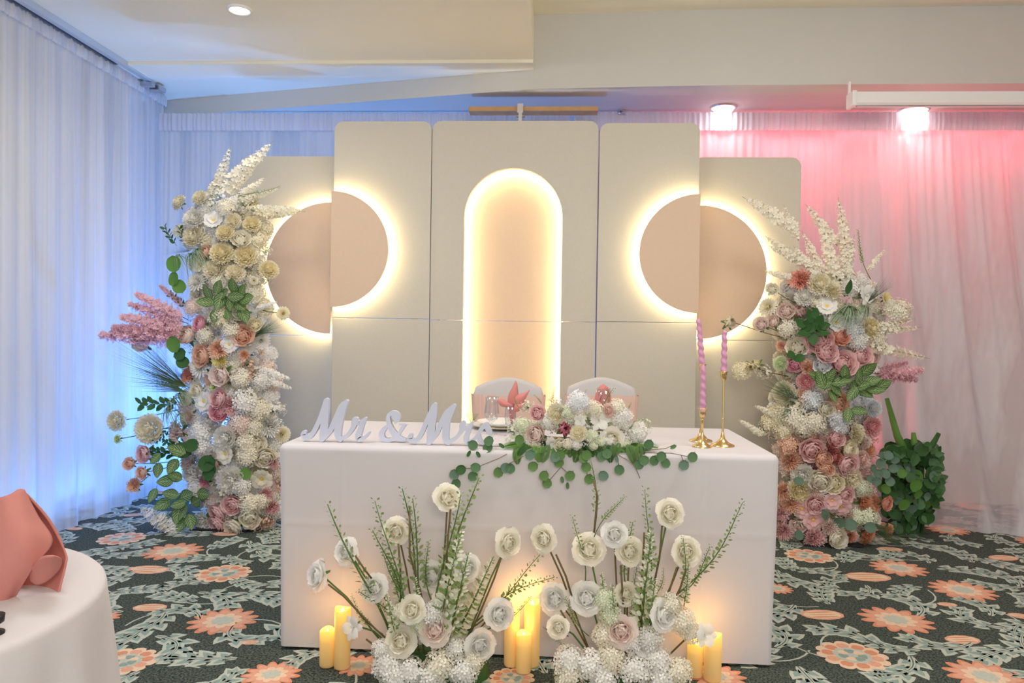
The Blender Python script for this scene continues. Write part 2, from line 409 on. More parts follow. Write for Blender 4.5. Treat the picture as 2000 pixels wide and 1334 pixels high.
        strip([spine(t) for t in ts], [s*.035*(1-.6*t) for t in ts], .00135, PALE)
        strip([spine(t) for t in ts], [s*.010*(1-.7*t) for t in ts], .0016, RIB)
    fl = [(238,1052,90,'m'),(338,1077,112,'s'),(290,1113,82,'b'),(437,1120,106,'m'),(293,1187,66,'b'),(435,1213,130,'s'),(243,1292,125,'m'),(150,1130,66,'b'),
          (195,1207,75,'s'),(145,1033,34,'b'),(490,1255,36,'b'),(440,1043,50,'b'),(530,1318,112,'s'),(1580,1086,92,'m'),(1738,1073,50,'b'),(1755,1110,104,'s'),
          (1695,1127,90,'b'),(1880,1153,118,'s'),(1850,1181,38,'b'),(1606,1201,86,'b'),(1750,1211,134,'s'),(1665,1281,136,'m'),(1880,1250,70,'b'),(1925,1322,145,'s'),
          (1518,1150,60,'s'),(1996,1204,50,'b'),(1400,1322,112,'s'),(700,1300,90,'s'),(1000,1325,90,'m'),(1960,1090,60,'b'),(420,1015,44,'m'),(260,1006,40,'b')]
    taken = []
    for px, py, wd, k in fl:
        p = atz(px, py); s = wd*mpp(p); taken.append((p.x, p.y, s*.5))
        {'m': mum, 's': star, 'b': bud}[k]((p.x, p.y), s, rng.uniform(-.3, .3))
    def free(x, y, r): return all((x-a)**2+(y-c)**2 > (r+q)**2 for a, c, q in taken)
    for _ in range(2500):                                    # the pattern goes on outside the picture
        x, y = rng.uniform(-3, XR), rng.uniform(YF, YB)
        if min([(x-a)**2+(y-c)**2 for a, c, q in taken]) < .42**2: continue
        v = Vector((x, y, 0))-CP
        s = rng.choice((.28, .24, .16)); taken.append((x, y, s*.5)); (mum if s == .28 else star if s == .24 else bud)((x, y), s, rng.uniform(-3, 3))
    lv = []
    for _ in range(26000):
        x, y = rng.uniform(-3, XR), rng.uniform(YF, YB)
        if not free(x, y, .05): continue
        a = math.sin(x*2.1+y*1.3)*1.6+rng.choice((0, 2.2, 4.2))+rng.uniform(-.4, .4)
        ok = True
        for (lx, ly, la) in lv:
            dx, dy = x-lx, y-ly
            if dx*dx+dy*dy < .17**2: ok = False; break
        if not ok: continue
        lv.append((x, y, a)); leaf((x, y), rng.uniform(.19, .27), a, rng.uniform(-1, 1))
        if rng.random() < .35:
            q = rng.uniform(0, 6.28); pts = [(x+.04*i*math.cos(q+.14*i), y+.04*i*math.sin(q+.14*i)) for i in range(7)]
            strip(pts, [.004]*7, .0006, PALE)
    b.build('floor', cols, kind='structure', smooth=False)
carpet()

# ---------------------------------------------------------------- curtain drapes
def drape(name, label, top, bot, z0, z1, n, amp, per, material, seed, head=.11, hmat=None, group=None):
    """top(u)/bot(u): points (x,y) of the drape line; folds are pushed out along the local normal"""
    rng = random.Random(seed)
    t = thing(name, label, 'curtain', (top(.5)[0], top(.5)[1], 0), group)
    L = (Vector(top(1))-Vector(top(0))).length
    def fold(s, v):
        w1 = s*2*math.pi/per
        q = math.sin(w1+2.2*noise.noise(Vector((s*1.1, seed, v*.25))))*.55+math.sin(w1*1.73+1.3+1.8*noise.noise(Vector((s*2.3, seed+5, v*.3))))*.35
        f = math.sin(s*2*math.pi/(per*.22)+noise.noise(Vector((s*9, seed, 0)))*3)*.5
        k = min(1, .25+.75*v*1.6)
        return q*k*amp+f*amp*.28*(1-min(1, v*1.2))
    def fn(u, v):
        a, c = Vector(top(u)), Vector(bot(u)); vv = v**1.5
        p = a.lerp(c, vv)
        d = (Vector(top(min(1, u+.01)))-Vector(top(max(0, u-.01)))).normalized(); nn = Vector((d.y, -d.x))
        p = p+nn*fold(u*L, v); z = z1+(z0-z1)*v
        return Vector((p.x, p.y, z))
    b = MB(); b.grid(fn, n, 26); b.build('voile', material, t)
    def hf(u, v):
        a = Vector(top(u)); d = (Vector(top(min(1, u+.01)))-Vector(top(max(0, u-.01)))).normalized(); nn = Vector((d.y, -d.x))
        s = u*L; f = math.sin(s*2*math.pi/.035+noise.noise(Vector((s*14, seed, 3)))*4)*.006+math.sin(s*2*math.pi/.09)*.004
        p = a+nn*(amp*.35+.010+f*(1 if v < .9 else .6)+.006*math.sin(v*3.1)); return Vector((p.x, p.y, z1+.012-(head+.012)*v))
    b = MB(); b.grid(hf, n, 4); b.build('header', hmat or material, t)
    return t
XL2 = -2.79
drape('sheer_curtain', 'sheer white voile curtain hanging along the left wall under the metal track', lambda u: (XL2, YF+.2+u*(5.15-YF-.2)), lambda u: (XL2+.02, YF+.2+u*(5.15-YF-.2)), .004, 2.79, 900, .035, .30, M_SHEER_L, 11, head=.06)
drape('sheer_curtain', 'blue-lit sheer voile curtain on the back wall left of the tall panels', lambda u: (XL2-.02+u*2.90, WALLY), lambda u: (XL2-.02+u*2.90, WALLY-.03), .004, 2.665, 700, .022, .17, M_SHEER_L, 23, hmat=M_HEAD)
def rb(u):
    x = .12+u*3.5; k = max(0, (x-1.7)/1.6); return (x, WALLY-.03-.78*min(1.15, k)**.8)
drape('sheer_curtain', 'pink-lit sheer voile curtain on the back wall right of the tall panels', lambda u: (.12+u*3.5, WALLY), rb, .004, 2.665, 800, .042, .27, M_SHEER, 37, hmat=M_HEAD)

# curtain track on the low ceiling
t = thing('curtain_track', 'double metal curtain track running along the left ceiling edge', 'curtain track', (-2.72, 2.0, 2.80))
b = MB(); b.box((-2.80, YF, 2.795), (-2.765, 4.92, 2.829)); b.build('outer_rail', M_ALU, t, smooth=False)
b = MB(); b.box((-2.725, YF, 2.795), (-2.69, 5.0, 2.829)); b.build('inner_rail', M_ALU, t, smooth=False)
b = MB(); b.box((-2.762, YF, 2.812), (-2.728, 4.86, 2.828)); b.build('dark_channel', M_DARK, t, smooth=False)
b = MB(); b.box((-2.82, 4.80, 2.765), (-2.68, 4.84, 2.793)); b.box((-2.73, 4.86, 2.76), (-2.66, 4.94, 2.793)); b.build('end_bracket', M_STEEL, t, smooth=False)

# ---------------------------------------------------------------- ceiling fittings
def downlight(px, py, z, label, rad, power, tilt=0, col=(1, .95, .86)):
    p = atz(px, py, z)
    t = thing('recessed_downlight', label, 'ceiling light', (p.x, p.y, z))
    b = MB(); b.lathe([(rad*.86, -.001), (rad*.98, -.012), (rad*1.12, -.010), (rad*1.18, 0)], 32, c=(p.x, p.y, z)); b.build('trim_ring', M_WHITE if tilt == 0 else M_STEEL, t)
    b = MB()
    if tilt:
        b.lathe([(.001, -.030), (rad*.8, -.028), (rad*.88, -.016), (rad*.88, 0)], 28, c=(p.x, p.y, z)); b.build('bulb', M_LAMP, t)
    else:
        b.lathe([(.001, -.004), (rad*.6, -.004), (rad*.86, -.002)], 28, c=(p.x, p.y, z)); b.build('diffuser', M_LAMP, t)
    l = area('downlight_beam', (p.x, p.y, z-.045), (p.x, p.y+tilt, 0), rad*1.6, power, col, spread=150)
downlight(468, 18, ZLOW, 'round white recessed downlight in the low ceiling at upper left', .055, 3)
downlight(1413, 209, ZB, 'round tilted downlight under the beam just left of the white screen case', .075, .6, tilt=.12)
downlight(1785, 214, ZB, 'bright downlight under the beam behind the white screen case', .085, 1.1, tilt=.12)
p = atz(1213, 215, ZB)
b = MB(); b.lathe([(.004, 0), (.004, -.02), (.012, -.022), (.03, -.026), (.03, -.029), (.004, -.029), (.001, -.032)], 20, c=(p.x, p.y, ZB)); b.lathe([(.022, 0), (.026, -.006), (.006, -.008)], 20, c=(p.x, p.y, ZB))
tag(b.build('sprinkler_head', M_STEEL, origin=(p.x, p.y, ZB)), 'small metal sprinkler head on the red-lit beam underside', 'sprinkler')
# roller screen case
p0, p1 = at(1664, 180, 4.52), at(1664, 206, 4.52)
t = thing('projector_screen_case', 'long white roller screen case fixed under the beam at upper right', 'screen case', (2.6, 4.52, p1.z))
xs = p0.x
b = MB()
pr = [(0, p1.z+.012), (.012, p1.z), (.075, p1.z+.004), (.085, p0.z-.02), (.07, p0.z), (.01, p0.z)]
b.add([(xs+.02, 4.50+y, z) for y, z in pr]+[(XR-.02, 4.50+y, z) for y, z in pr], [tuple(range(6)), tuple(range(11, 5, -1))]+[(i, i+6, (i+1) % 6+6, (i+1) % 6) for i in range(6)])
b.build('housing', M_WHITE, t, smooth=False)
b = MB(); b.box((xs-.006, 4.49, p1.z-.006), (xs+.020, 4.595, p0.z+.004)); bevel(b.build('end_cap', M_WHITE, t, smooth=False), .006)
b = MB(); b.box((xs-.004, 4.555, p0.z), (xs+.006, 4.575, p0.z+.075)); b.build('hanging_bracket', M_WHITE, t, smooth=False)
b = MB(); b.box((xs+.03, 4.515, p1.z-.008), (XR-.03, 4.535, p1.z+.003)); b.build('pull_bar', M_STEEL, t, smooth=False)

# ---------------------------------------------------------------- backdrop panels
def uxz(px, py, Y): q = at(px, py, Y); return q.x, q.z
def panel(label, pxl, pxr, pytop, Y, pyseam, r, th=.035, rl=True, rr=True):
    xl, _ = uxz(pxl, 450, Y); xr, _ = uxz(pxr, 450, Y); xm = (pxl+pxr)/2
    zt = uxz(xm, pytop, Y)[1]; zs = uxz(xm, pyseam, Y)[1]
    t = thing('backdrop_panel', label, 'backdrop panel', ((xl+xr)/2, Y, 0))
    b = MB(); b.prism(rrect(xl, zs+.0012, xr, zt, r if rl else .004, r if rr else .004), Y, Y+th); bevel(b.build('upper_board', M_PANEL, t, smooth=False), .002, 2)
    b = MB(); b.prism([(xl, .005), (xr, .005), (xr, zs-.0012), (xl, zs-.0012)], Y, Y+th); bevel(b.build('lower_board', M_PANEL, t, smooth=False), .002, 2)
    b = MB(); b.box((xl+.08, Y+th, .0), (xl+.12, Y+th+.03, zt-.15)); b.box((xr-.12, Y+th, .0), (xr-.08, Y+th+.03, zt-.15))
    b.build('rear_frame', M_WOOD, t, smooth=False)
    return t, xl, xr, zt, zs
def half_disc(label, pcx, pcy, rpx, Y, side, xflat, owner=None):
    cx, cz = uxz(pcx, pcy, Y); r = rpx*mpp(at(pcx, pcy, Y)); cx = xflat
    n = 48
    pts = [(cx+side*r*math.sin(math.pi*k/n), cz+r*math.cos(math.pi*k/n)) for k in range(n+1)]
    if side > 0: pts = pts[::-1]
    t = thing('half_moon_disc', label, 'wall disc', (cx, Y, cz))
    b = MB(); b.prism(pts, Y-.050, Y-.038); b.build('face_board', M_BEIGE, t, smooth=False)
    b = MB()                                                   # LED strip glued round the back of the rim
    rr = r-.012
    for k in range(n):
        a0, a1 = math.pi*k/n, math.pi*(k+1)/n
        q = lambda a, y, d: (cx+side*(rr+d)*math.sin(a), y, cz+(rr+d)*math.cos(a))
        b.add([q(a0, Y-.037, 0), q(a1, Y-.037, 0), q(a1, Y-.020, 0), q(a0, Y-.020, 0), q(a0, Y-.037, .007), q(a1, Y-.037, .007), q(a1, Y-.020, .007), q(a0, Y-.020, .007)],
              [(0, 1, 2, 3), (4, 7, 6, 5), (0, 4, 5, 1), (3, 2, 6, 7)])
    b.build('led_strip', M_LED, t, smooth=False)
    b = MB()
    for f in (.25, .75):
        a = math.pi*f; b.tube([(cx+side*r*.6*math.sin(a), Y-.038, cz+r*.6*math.cos(a)), (cx+side*r*.6*math.sin(a), Y, cz+r*.6*math.cos(a))], .012, 8)
    b.build('spacer', M_WOOD, t)
YI, YO = 4.60, 4.75
_, il, ir, _, _ = panel('tall cream panel with rounded top, left of the arch panel', 651, 840.5, 237, YI, 622, .055)
_, jl, jr, _, _ = panel('tall cream panel with rounded top, right of the arch panel', 1168.5, 1364, 240, YI, 629.5, .055)
panel('lower cream panel behind the left flower tower', 470, 668, 305, YO, 655, .055)
panel('lower cream panel behind the right flower tower', 1352, 1563, 307, YO, 665, .06)
half_disc('upper beige half-moon disc glowing left of the arch', 650, 488, 112, YI, 1, il)
half_disc('lower beige half-moon disc glowing beside the left flower tower', 648, 525, 127, YO, -1, uxz(650, 525, YO)[0])
half_disc('upper beige half-moon disc glowing right of the arch', 1362, 497, 115, YI, -1, jr)
half_disc('lower beige half-moon disc glowing beside the right flower tower', 1364, 533, 129, YO, 1, uxz(1362, 525, YO)[0])
# centre panel with arch opening
def arch_panel():
    Y = YI+.004; xl, xr = uxz(842, 450, Y)[0], uxz(1166, 450, Y)[0]; zt = uxz(1004, 236, Y)[1]; zs = uxz(1004, 627, Y)[1]
    al, ar = uxz(904.5, 560, Y)[0], uxz(1096.5, 560, Y)[0]; az = uxz(1000, 328, Y)[1]; r = (ar-al)/2; cz = az-r; cx = (al+ar)/2
    t = thing('arch_backdrop_panel', 'tall centre panel with a glowing arched niche behind the chairs', 'backdrop panel', (cx, Y, 0))
    n = 40
    inner = [(cx-r*math.cos(math.pi*k/n), cz+r*math.sin(math.pi*k/n)) for k in range(n+1)]      # left to right over the arch
    rc = .055
    outer = []
    for k in range(n+1):
        f = k/n
        if f <= .5: g = f/.5
        else: g = (1-f)/.5
        # walk left side top corner, top edge
        if g < .35: q = (0, g/.35)
        else: q = ((g-.35)/.65, 1)
        if q[1] < 1 and q[0] == 0: pt = (xl, cz+(zt-rc-cz)*q[1])
        else:
            s = q[0]
            if s < .2:
                a = s/.2*math.pi/2; pt = (xl+rc-rc*math.cos(a), zt-rc+rc*math.sin(a))
            else: pt = (xl+rc+(cx-xl-rc)*(s-.2)/.8, zt)
        if f > .5: pt = (xl+xr-pt[0], pt[1])
        outer.append(pt)
    th = .035
    b = MB()
    N = n+1
    iv = [(x, Y, z) for x, z in inner]+[(x, Y, z) for x, z in outer]+[(x, Y+th, z) for x, z in inner]+[(x, Y+th, z) for x, z in outer]
    fs = []
    for k in range(n):
        fs += [(k, k+1, N+k+1, N+k), (2*N+k, 3*N+k, 3*N+k+1, 2*N+k+1), (k, 2*N+k, 2*N+k+1, k+1), (N+k, N+k+1, 3*N+k+1, 3*N+k)]
    b.add(iv, fs)
    b.box((xl, Y, zs+.0012), (al, Y+th, cz)); b.box((ar, Y, zs+.0012), (xr, Y+th, cz))
    b.build('upper_board', M_PANEL, t, smooth=False)
    for x0, x1 in ((xl, al), (ar, xr)):
        b = MB(); b.box((x0, Y, .005), (x1, Y+th, zs-.0012)); b.build('lower_board', M_PANEL, t, smooth=False)
    Yb = Y+th+.045
    b = MB(); b.box((xl+.03, Yb, zs+.0012), (xr-.03, Yb+.02, zt-.08)); b.build('niche_back_board', M_BEIGE, t, smooth=False)
    b = MB(); b.box((xl+.03, Yb, .005), (xr-.03, Yb+.02, zs-.0012)); b.build('niche_back_board', M_BEIGE, t, smooth=False)
    b = MB(); rr = r+.012; path = [(al-.012, .25)]+[(cx-rr*math.cos(math.pi*k/n), cz+rr*math.sin(math.pi*k/n)) for k in range(n+1)]+[(ar+.012, .25)]
    for k in range(len(path)-1):
        (x0, z0), (x1, z1) = path[k], path[k+1]; d = Vector((x1-x0, z1-z0)).normalized(); nx_, nz_ = d.y*.006, -d.x*.006
        y0, y1 = Y+th+.002, Y+th+.016
        b.add([(x0, y0, z0), (x1, y0, z1), (x1, y1, z1), (x0, y1, z0), (x0+nx_, y0, z0+nz_), (x1+nx_, y0, z1+nz_), (x1+nx_, y1, z1+nz_), (x0+nx_, y1, z0+nz_)],
              [(0, 1, 2, 3), (4, 7, 6, 5), (0, 4, 5, 1), (3, 2, 6, 7)])
    b.build('led_strip', M_LED, t, smooth=False)
    b = MB(); b.box((xl+.035, Y+th, .01), (xl+.06, Yb, zt-.1)); b.box((xr-.06, Y+th, .01), (xr-.035, Yb, zt-.1)); b.build('spacer_frame', M_WOOD, t, smooth=False)
arch_panel()
# wooden board and clamp above the arch panel
a, c = at(916, 212, 4.74), at(1168, 215, 4.74)
t = thing('wooden_board', 'long pine board clamped above the arch panel under the beam', 'board', ((a.x+c.x)/2, 4.74, a.z))
zb = (a.z+c.z)/2
b = MB(); b.box((a.x, 4.72, zb-.016), (c.x, 4.82, zb+.014)); bevel(b.build('plank', M_WOOD, t, smooth=False), .003)
q = at(1016, 225, 4.70)
b = MB(); b.box((q.x-.018, 4.69, zb-.035), (q.x+.018, 4.72, zb+.022)); b.box((q.x-.010, 4.68, zb-.09), (q.x+.012, 4.73, zb-.03)); b.tube([(q.x-.03, 4.70, zb-.055), (q.x+.03, 4.70, zb-.055)], .008, 8); b.build('metal_clamp', M_STEEL, t, smooth=False)
b = MB(); b.tube([(q.x, 4.71, 0), (q.x, 4.71, zb-.08)], .012, 10); b.build('support_pole', M_STEEL, t)

# ---------------------------------------------------------------- chairs
def chair(px, label):
    Y = 3.98; c = at(px, 785, Y); x0 = c.x; w = 70*mpp(c); zt = at(px, 737, Y).z; zc = at(px, 762, Y).z
    t = thing('banquet_chair', label, 'chair', (x0, Y-.2, 0), 'covered chairs behind the table')
    def outline(g=0, zlo=.46):
        pts = [(x0-w*.80-g, zlo), ]
        pts2 = []
        for k in range(25):
            u = -1+2*k/24; s = abs(u)
            xx = u*(w+g)
            zz = zc+(zt-zc)*(1-s)**.001*(1-s**1.7*.92) if s < .93 else zc-.03*(s-.93)/.07*1.6+.003
            pts2.append((x0+xx, zz+g))
        return [(x0-(w*.86+g), zlo)]+pts2+[(x0+(w*.86+g), zlo)]
    o = outline(); b = MB(); n = len(o)
    b.prism(o[::-1], Y-.03, Y+.035); ob = bevel(b.build('back_cover', M_CHAIRCOVER, t), .022, 4, 50)
    b = MB()
    zs = zc-.045                                             # stretch sash round the back
    def sf(u, v):
        a = u*2*math.pi
        z = zs+.02-(.30)*v
        k = 1-.10*v
        x = math.copysign(abs(math.cos(a))**.35, math.cos(a))*(w*k+.006); y = math.copysign(abs(math.sin(a))**.5, math.sin(a))*.042
        rip = .0035*math.sin(u*150+math.sin(u*31)*2)*(1-v)**2
        return Vector((x0+x*(1+rip*2), Y+.002+y+math.copysign(rip, y), z+.004*math.sin(u*140)*(1 if v == 0 else 0)))
    b.grid(sf, 160, 10, closeu=True); b.build('sash', M_SASH, t)
    b = MB()
    def kf(u, v):
        a = u*2*math.pi; hx = (.205+.02*v); hy = .215
        x = math.copysign(abs(math.cos(a))**.3, math.cos(a))*hx; y = math.copysign(abs(math.sin(a))**.3, math.sin(a))*hy
        return Vector((x0+x, Y-.20+y, .47-.465*v))
    b.grid(kf, 40, 6, closeu=True); b.grid(lambda u, v: Vector((x0, Y-.2, .47)).lerp(kf(u, 0), v)+Vector((0, 0, .02*(1-v*v))), 40, 3, closeu=True)
    b.build('seat_cover', M_CHAIRCOVER, t)
chair(993, 'white-covered banquet chair with blush sash behind the goblet, left seat')
chair(1174, 'white-covered banquet chair with blush sash behind the flowers, right seat')

# ---------------------------------------------------------------- head table
TY0, TY1, TZ = 2.63, 3.37, .752
TX0, TX1 = at(542, 870, TY0).x, at(1525, 889, TY0).x
def head_table():
    t = thing('banquet_table', 'long folding table standing under the white linen cloth', 'table', ((TX0+TX1)/2, (TY0+TY1)/2, 0))
    b = MB(); b.box((TX0+.012, TY0+.012, TZ-.035), (TX1-.012, TY1-.012, TZ-.005)); b.build('tabletop', M_WHITE, t, smooth=False)
    for x in (TX0+.25, TX1-.25):
        for y in (TY0+.1, TY1-.1):
            b = MB(); b.tube([(x, y, 0), (x, y, TZ-.035)], .014, 8); b.build('leg', M_STEEL, t)
    b = MB(); r = .022
    cx, cy = (TX0+TX1)/2, (TY0+TY1)/2; hx, hy = (TX1-TX0)/2, (TY1-TY0)/2
    NS = 420
    per = []                                                  # rounded rectangle perimeter
    rc = .03
    def rr(s):
        Ls = [2*(hx-rc), math.pi*rc/2, 2*(hy-rc), math.pi*rc/2]*2; tot = sum(Ls); d = s*tot; seg = 0
        while d > Ls[seg] and seg < 7: d -= Ls[seg]; seg += 1
        side = seg//2
        f = d
        if seg % 2 == 0:
            if side == 0: return Vector((cx-hx+rc+f, cy-hy)), Vector((0, -1))
            if side == 1: return Vector((cx+hx, cy-hy+rc+f)), Vector((1, 0))
            if side == 2: return Vector((cx+hx-rc-f, cy+hy)), Vector((0, 1))
            return Vector((cx-hx, cy+hy-rc-f)), Vector((-1, 0))
        a = -math.pi/2+side*math.pi/2+f/rc
        ccs = [(cx+hx-rc, cy-hy+rc), (cx+hx-rc, cy+hy-rc), (cx-hx+rc, cy+hy-rc), (cx-hx+rc, cy-hy+rc)][side]
        nn = Vector((math.cos(a), math.sin(a))); return Vector(ccs)+nn*rc, nn
    creases = [at(668, 950, TY0).x, at(1110, 950, TY0).x, at(1375, 950, TY0).x, at(890, 950, TY0).x]
    zcr = at(800, 1028, TY0).z
    def fn(u, v):
        p, nn = rr(u % 1)
        if v < .12:
            a = v/.12*math.pi/2; q = p-nn*(r*(1-math.sin(a))); return Vector((q.x, q.y, TZ-r+r*math.cos(a)))
        vv = (v-.12)/.88; z = (TZ-r)*(1-vv)+.012*vv
        corner = 1 if abs(nn.x*nn.y) > .01 else 0
        dx = 0; dy = 0
        off = -.020*vv*(1 if nn.x != 0 and corner == 0 else .6)
        off += .004*noise.noise(Vector((p.x*1.6, p.y*2, z*2)))*min(1, vv*3)
        if nn.y < -.9:
            for c in creases: off += .0022*math.exp(-((p.x-c)/.007)**2)*min(1, vv*4)-.0010*math.exp(-((p.x-c)/.05)**2)
            off += .0014*math.exp(-((z-zcr)/.008)**2)
        q = p+nn*off
        return Vector((q.x, q.y, z))
    b.grid(fn, 900, 70, closeu=True)
    N = 900
    # flat top
    ring = [fn(k/N, 0) for k in range(N)]
    b.add([(cx, cy, TZ)]+ring, [(0, k+1, (k+1) % N+1) for k in range(N)])
    o = b.build('tablecloth', M_CLOTH, origin=(cx, cy, 0)); tag(o, 'white linen cloth with fold creases draped over the long head table', 'tablecloth')
head_table()

# ---------------------------------------------------------------- script letters
def letters(name, label, strokes, Y, th=.022):
    b = MB(); allp = []
    for ox, st in strokes:
        pts = []
        for i in range(len(st)-1):                        # Catmull-Rom smoothing of each pen stroke
            p0, p1, p2, p3 = st[max(i-1, 0)], st[i], st[i+1], st[min(i+2, len(st)-1)]
            for k in range(5):
                t_ = k/5
                pts.append(tuple(.5*(2*p1[j]+(p2[j]-p0[j])*t_+(2*p0[j]-5*p1[j]+4*p2[j]-p3[j])*t_**2+(3*p1[j]-p0[j]-3*p2[j]+p3[j])*t_**3) for j in range(3)))
        pts.append(st[-1])
        P3 = []
        for x, y, w_ in pts:
            q = at(ox+x/13.333, 780+y/13.333, Y); P3.append((q.x, q.z, max(20, w_)/13.333/2*mpp(q)))
        allp.append(P3)
    zmin = min(z-w_*.75 for P3 in allp for x, z, w_ in P3)
    dz = TZ+.0015-zmin
    for si, P3 in enumerate(allp):
        L = []; Rr = []
        n = len(P3)
        for i, (x, z, w_) in enumerate(P3):
            a, c = P3[max(i-1, 0)], P3[min(i+1, n-1)]; d = Vector((c[0]-a[0], c[1]-a[1]))
            d = d.normalized() if d.length > 1e-9 else Vector((1, 0)); nn = Vector((-d.y, d.x))
            L.append((x+nn.x*w_, max(z+nn.y*w_+dz, TZ+.0015))); Rr.append((x-nn.x*w_, max(z-nn.y*w_+dz, TZ+.0015)))
        e = .00025*si
        vs = []
        for k in range(n): vs += [(L[k][0], Y+e, L[k][1]), (Rr[k][0], Y+e, Rr[k][1]), (L[k][0], Y+th-e, L[k][1]), (Rr[k][0], Y+th-e, Rr[k][1])]
        fs = [(0, 2, 3, 1), (4*n-4, 4*n-3, 4*n-1, 4*n-2)]
        for k in range(n-1):
            o = 4*k; fs += [(o, o+1, o+5, o+4), (o+2, o+6, o+7, o+3), (o, o+4, o+6, o+2), (o+1, o+3, o+7, o+5)]
        b.add(vs, fs)
        for (x, z, w_) in (P3[0], P3[-1]):                # round pen ends
            b.prism([(x+w_*math.cos(k*math.pi/6), max(z+dz+w_*math.sin(k*math.pi/6), TZ+.0015)) for k in range(12)], Y+e+.0001, Y+th-e-.0001)
    c = at(strokes[0][0]+50, 860, Y)
    o = b.build(name, M_LETTER, smooth=False, origin=(c.x, Y, TZ)); tag(o, label, 'letter sign')
S1 = [(580, [(180,950,110),(160,1030,140),(270,1085,130),(400,980,120),(500,800,120),(590,600,120),(680,350,120),(740,150,110)]),
      (580, [(755,120,130),(740,300,170),(710,600,190),(700,850,210),(670,1060,190),(635,1150,120)]),
      (580, [(700,1090,120),(860,900,130),(950,700,130),(1050,480,130),(1150,260,120),(1270,150,90)]),
      (580, [(1275,150,110),(1190,350,140),(1110,600,180),(1060,850,190),(1060,1050,160),(1120,1160,90)]),
      (580, [(1110,1120,120),(1250,1070,100),(1370,950,100),(1460,800,130),(1490,680,160),(1530,610,120)]),
      (580, [(1500,620,140),(1610,720,110),(1700,650,100),(1775,590,70)]),
      (580, [(1750,610,90),(1670,790,130),(1600,1000,150),(1600,1120,150),(1700,1110,100),(1800,1040,70),(1880,950,40)])]
S2 = [(730, [(560,640,60),(630,560,90),(630,440,90),(550,370,80),(440,390,90),(375,500,110),(390,660,120),(460,830,140),(560,970,150),(680,1060,130),(800,1090,90)]),
      (730, [(490,400,90),(530,480,150),(560,560,110)]),
      (730, [(390,690,50),(280,790,110),(200,920,140),(220,1040,140),(330,1105,110),(460,1080,100),(590,1000,100),(680,880,80),(740,780,90),(800,700,70)]),
      (730, [(665,690,26),(760,690,30),(875,688,24)])]
o3 = 1600
S3 = [(730, [(960,1010,100),(940,1120,140),(1060,1165,120),(1170,1080,120),(1280,880,120),(1360,680,120),(1470,450,130),(1560,250,110)]),
      (730, [(1585,230,120),(1550,450,180),(1510,700,200),(1480,950,200),(1430,1220,130)]),
      (730, [(1480,1170,110),(1620,1000,120),(1700,800,130),(1800,600,140),(1900,420,130),(2080,240,80)]),
      (850, [(500,250,90),(400,400,160),(310,600,180),(270,850,190),(270,1100,180),(340,1240,90)]),
      (850, [(330,1200,120),(480,1130,100),(600,1020,100),(680,880,120),(700,760,150),(730,700,130)]),
      (850, [(720,830,150),(850,830,100),(920,740,90),(985,670,50)]),
      (850, [(930,740,80),(860,920,120),(800,1100,140),(840,1230,110),(940,1180,90),(1080,1050,90),(1180,880,110),(1280,760,120),(1350,720,100)]),
      (850, [(1300,750,120),(1370,850,150),(1420,960,110),(1430,1050,60)]),
      (850, [(1130,970,80),(1140,1100,120),(1190,1200,130),(1290,1260,80)])]
letters('letter_sign', 'white painted script letters reading Mr at the left end of the table', S1, 2.69)
letters('letter_sign', 'white painted ampersand sign between the Mr and Mrs words', S2, 2.72)
letters('letter_sign', 'white painted script letters reading Mrs beside the eucalyptus leaves', S3, 2.675)

# ---------------------------------------------------------------- place settings
def plate(px, Y, label):
    p = at(px, 838, Y); t = thing('charger_plate', label, 'plate', (p.x, Y, TZ), 'charger plates')
    b = MB(); b.lathe([(.001, .004), (.09, .004), (.10, .006), (.145, .016), (.147, .019), (.143, .019), (.10, .010), (.001, .008)], 40, c=(p.x, Y, TZ)); b.build('plate_body', M_CHINA, t)
    b = MB(); b.lathe([(.1455, .0195), (.149, .0205), (.149, .0175), (.1455, .0165)], 40, c=(p.x, Y, TZ)); b.build('gold_rim', M_GOLD, t)
    t2 = thing('dinner_plate', 'white dinner plate stacked on the charger '+('behind the goblet' if px < 1050 else 'behind the flowers'), 'plate', (p.x, Y, TZ+.01))
    b = MB(); b.lathe([(.001, .010), (.07, .010), (.08, .013), (.118, .030), (.120, .033), (.115, .033), (.08, .017), (.001, .014)], 40, c=(p.x, Y, TZ)); b.build('plate_body', M_CHINA, t2)
plate(985, 3.20, 'white charger plate with gold rim behind the goblet'); plate(1180, 3.18, 'white charger plate with gold rim hidden behind the centre flowers')
def goblet(px, pybase, pytop, label, wpx, flute=False):
    p = atz(px, pybase, TZ); k = mpp(p); H = (pybase-pytop)*k; w_ = wpx*k/2
    if not flute: pr = [(w_*.8, .001), (w_*.75, .004), (.008, .008), (.004, .02), (.004, H*.30), (.010, H*.34), (w_*.75, H*.40), (w_*1.02, H*.50), (w_*.98, H*.62), (w_*.84, H*.85), (w_*.88, H), (w_*.84, H), (w_*.80, H*.85), (w_*.93, H*.62), (w_*.97, H*.50), (w_*.70, H*.42), (.001, H*.37)]
    else: pr = [(w_*1.0, .001), (w_*.95, .004), (.007, .008), (.004, .02), (.004, H*.22), (.010, H*.27), (w_*.8, H*.38), (w_*.95, H*.6), (w_*.85, H), (w_*.80, H), (w_*.90, H*.6), (w_*.74, H*.38), (.001, H*.29)]
    b = MB(); b.lathe(pr, 32, c=(p.x, p.y, TZ)); o = b.build('wine_glass', M_GLASS, origin=(p.x, p.y, TZ)); tag(o, label, 'glass'); return p, k
goblet(960, 848, 774, 'clear stemmed water goblet in front of the left chair', 29)
p, k = goblet(996, 852, 790, 'clear glass holding the coral star-folded napkin', 24, True)
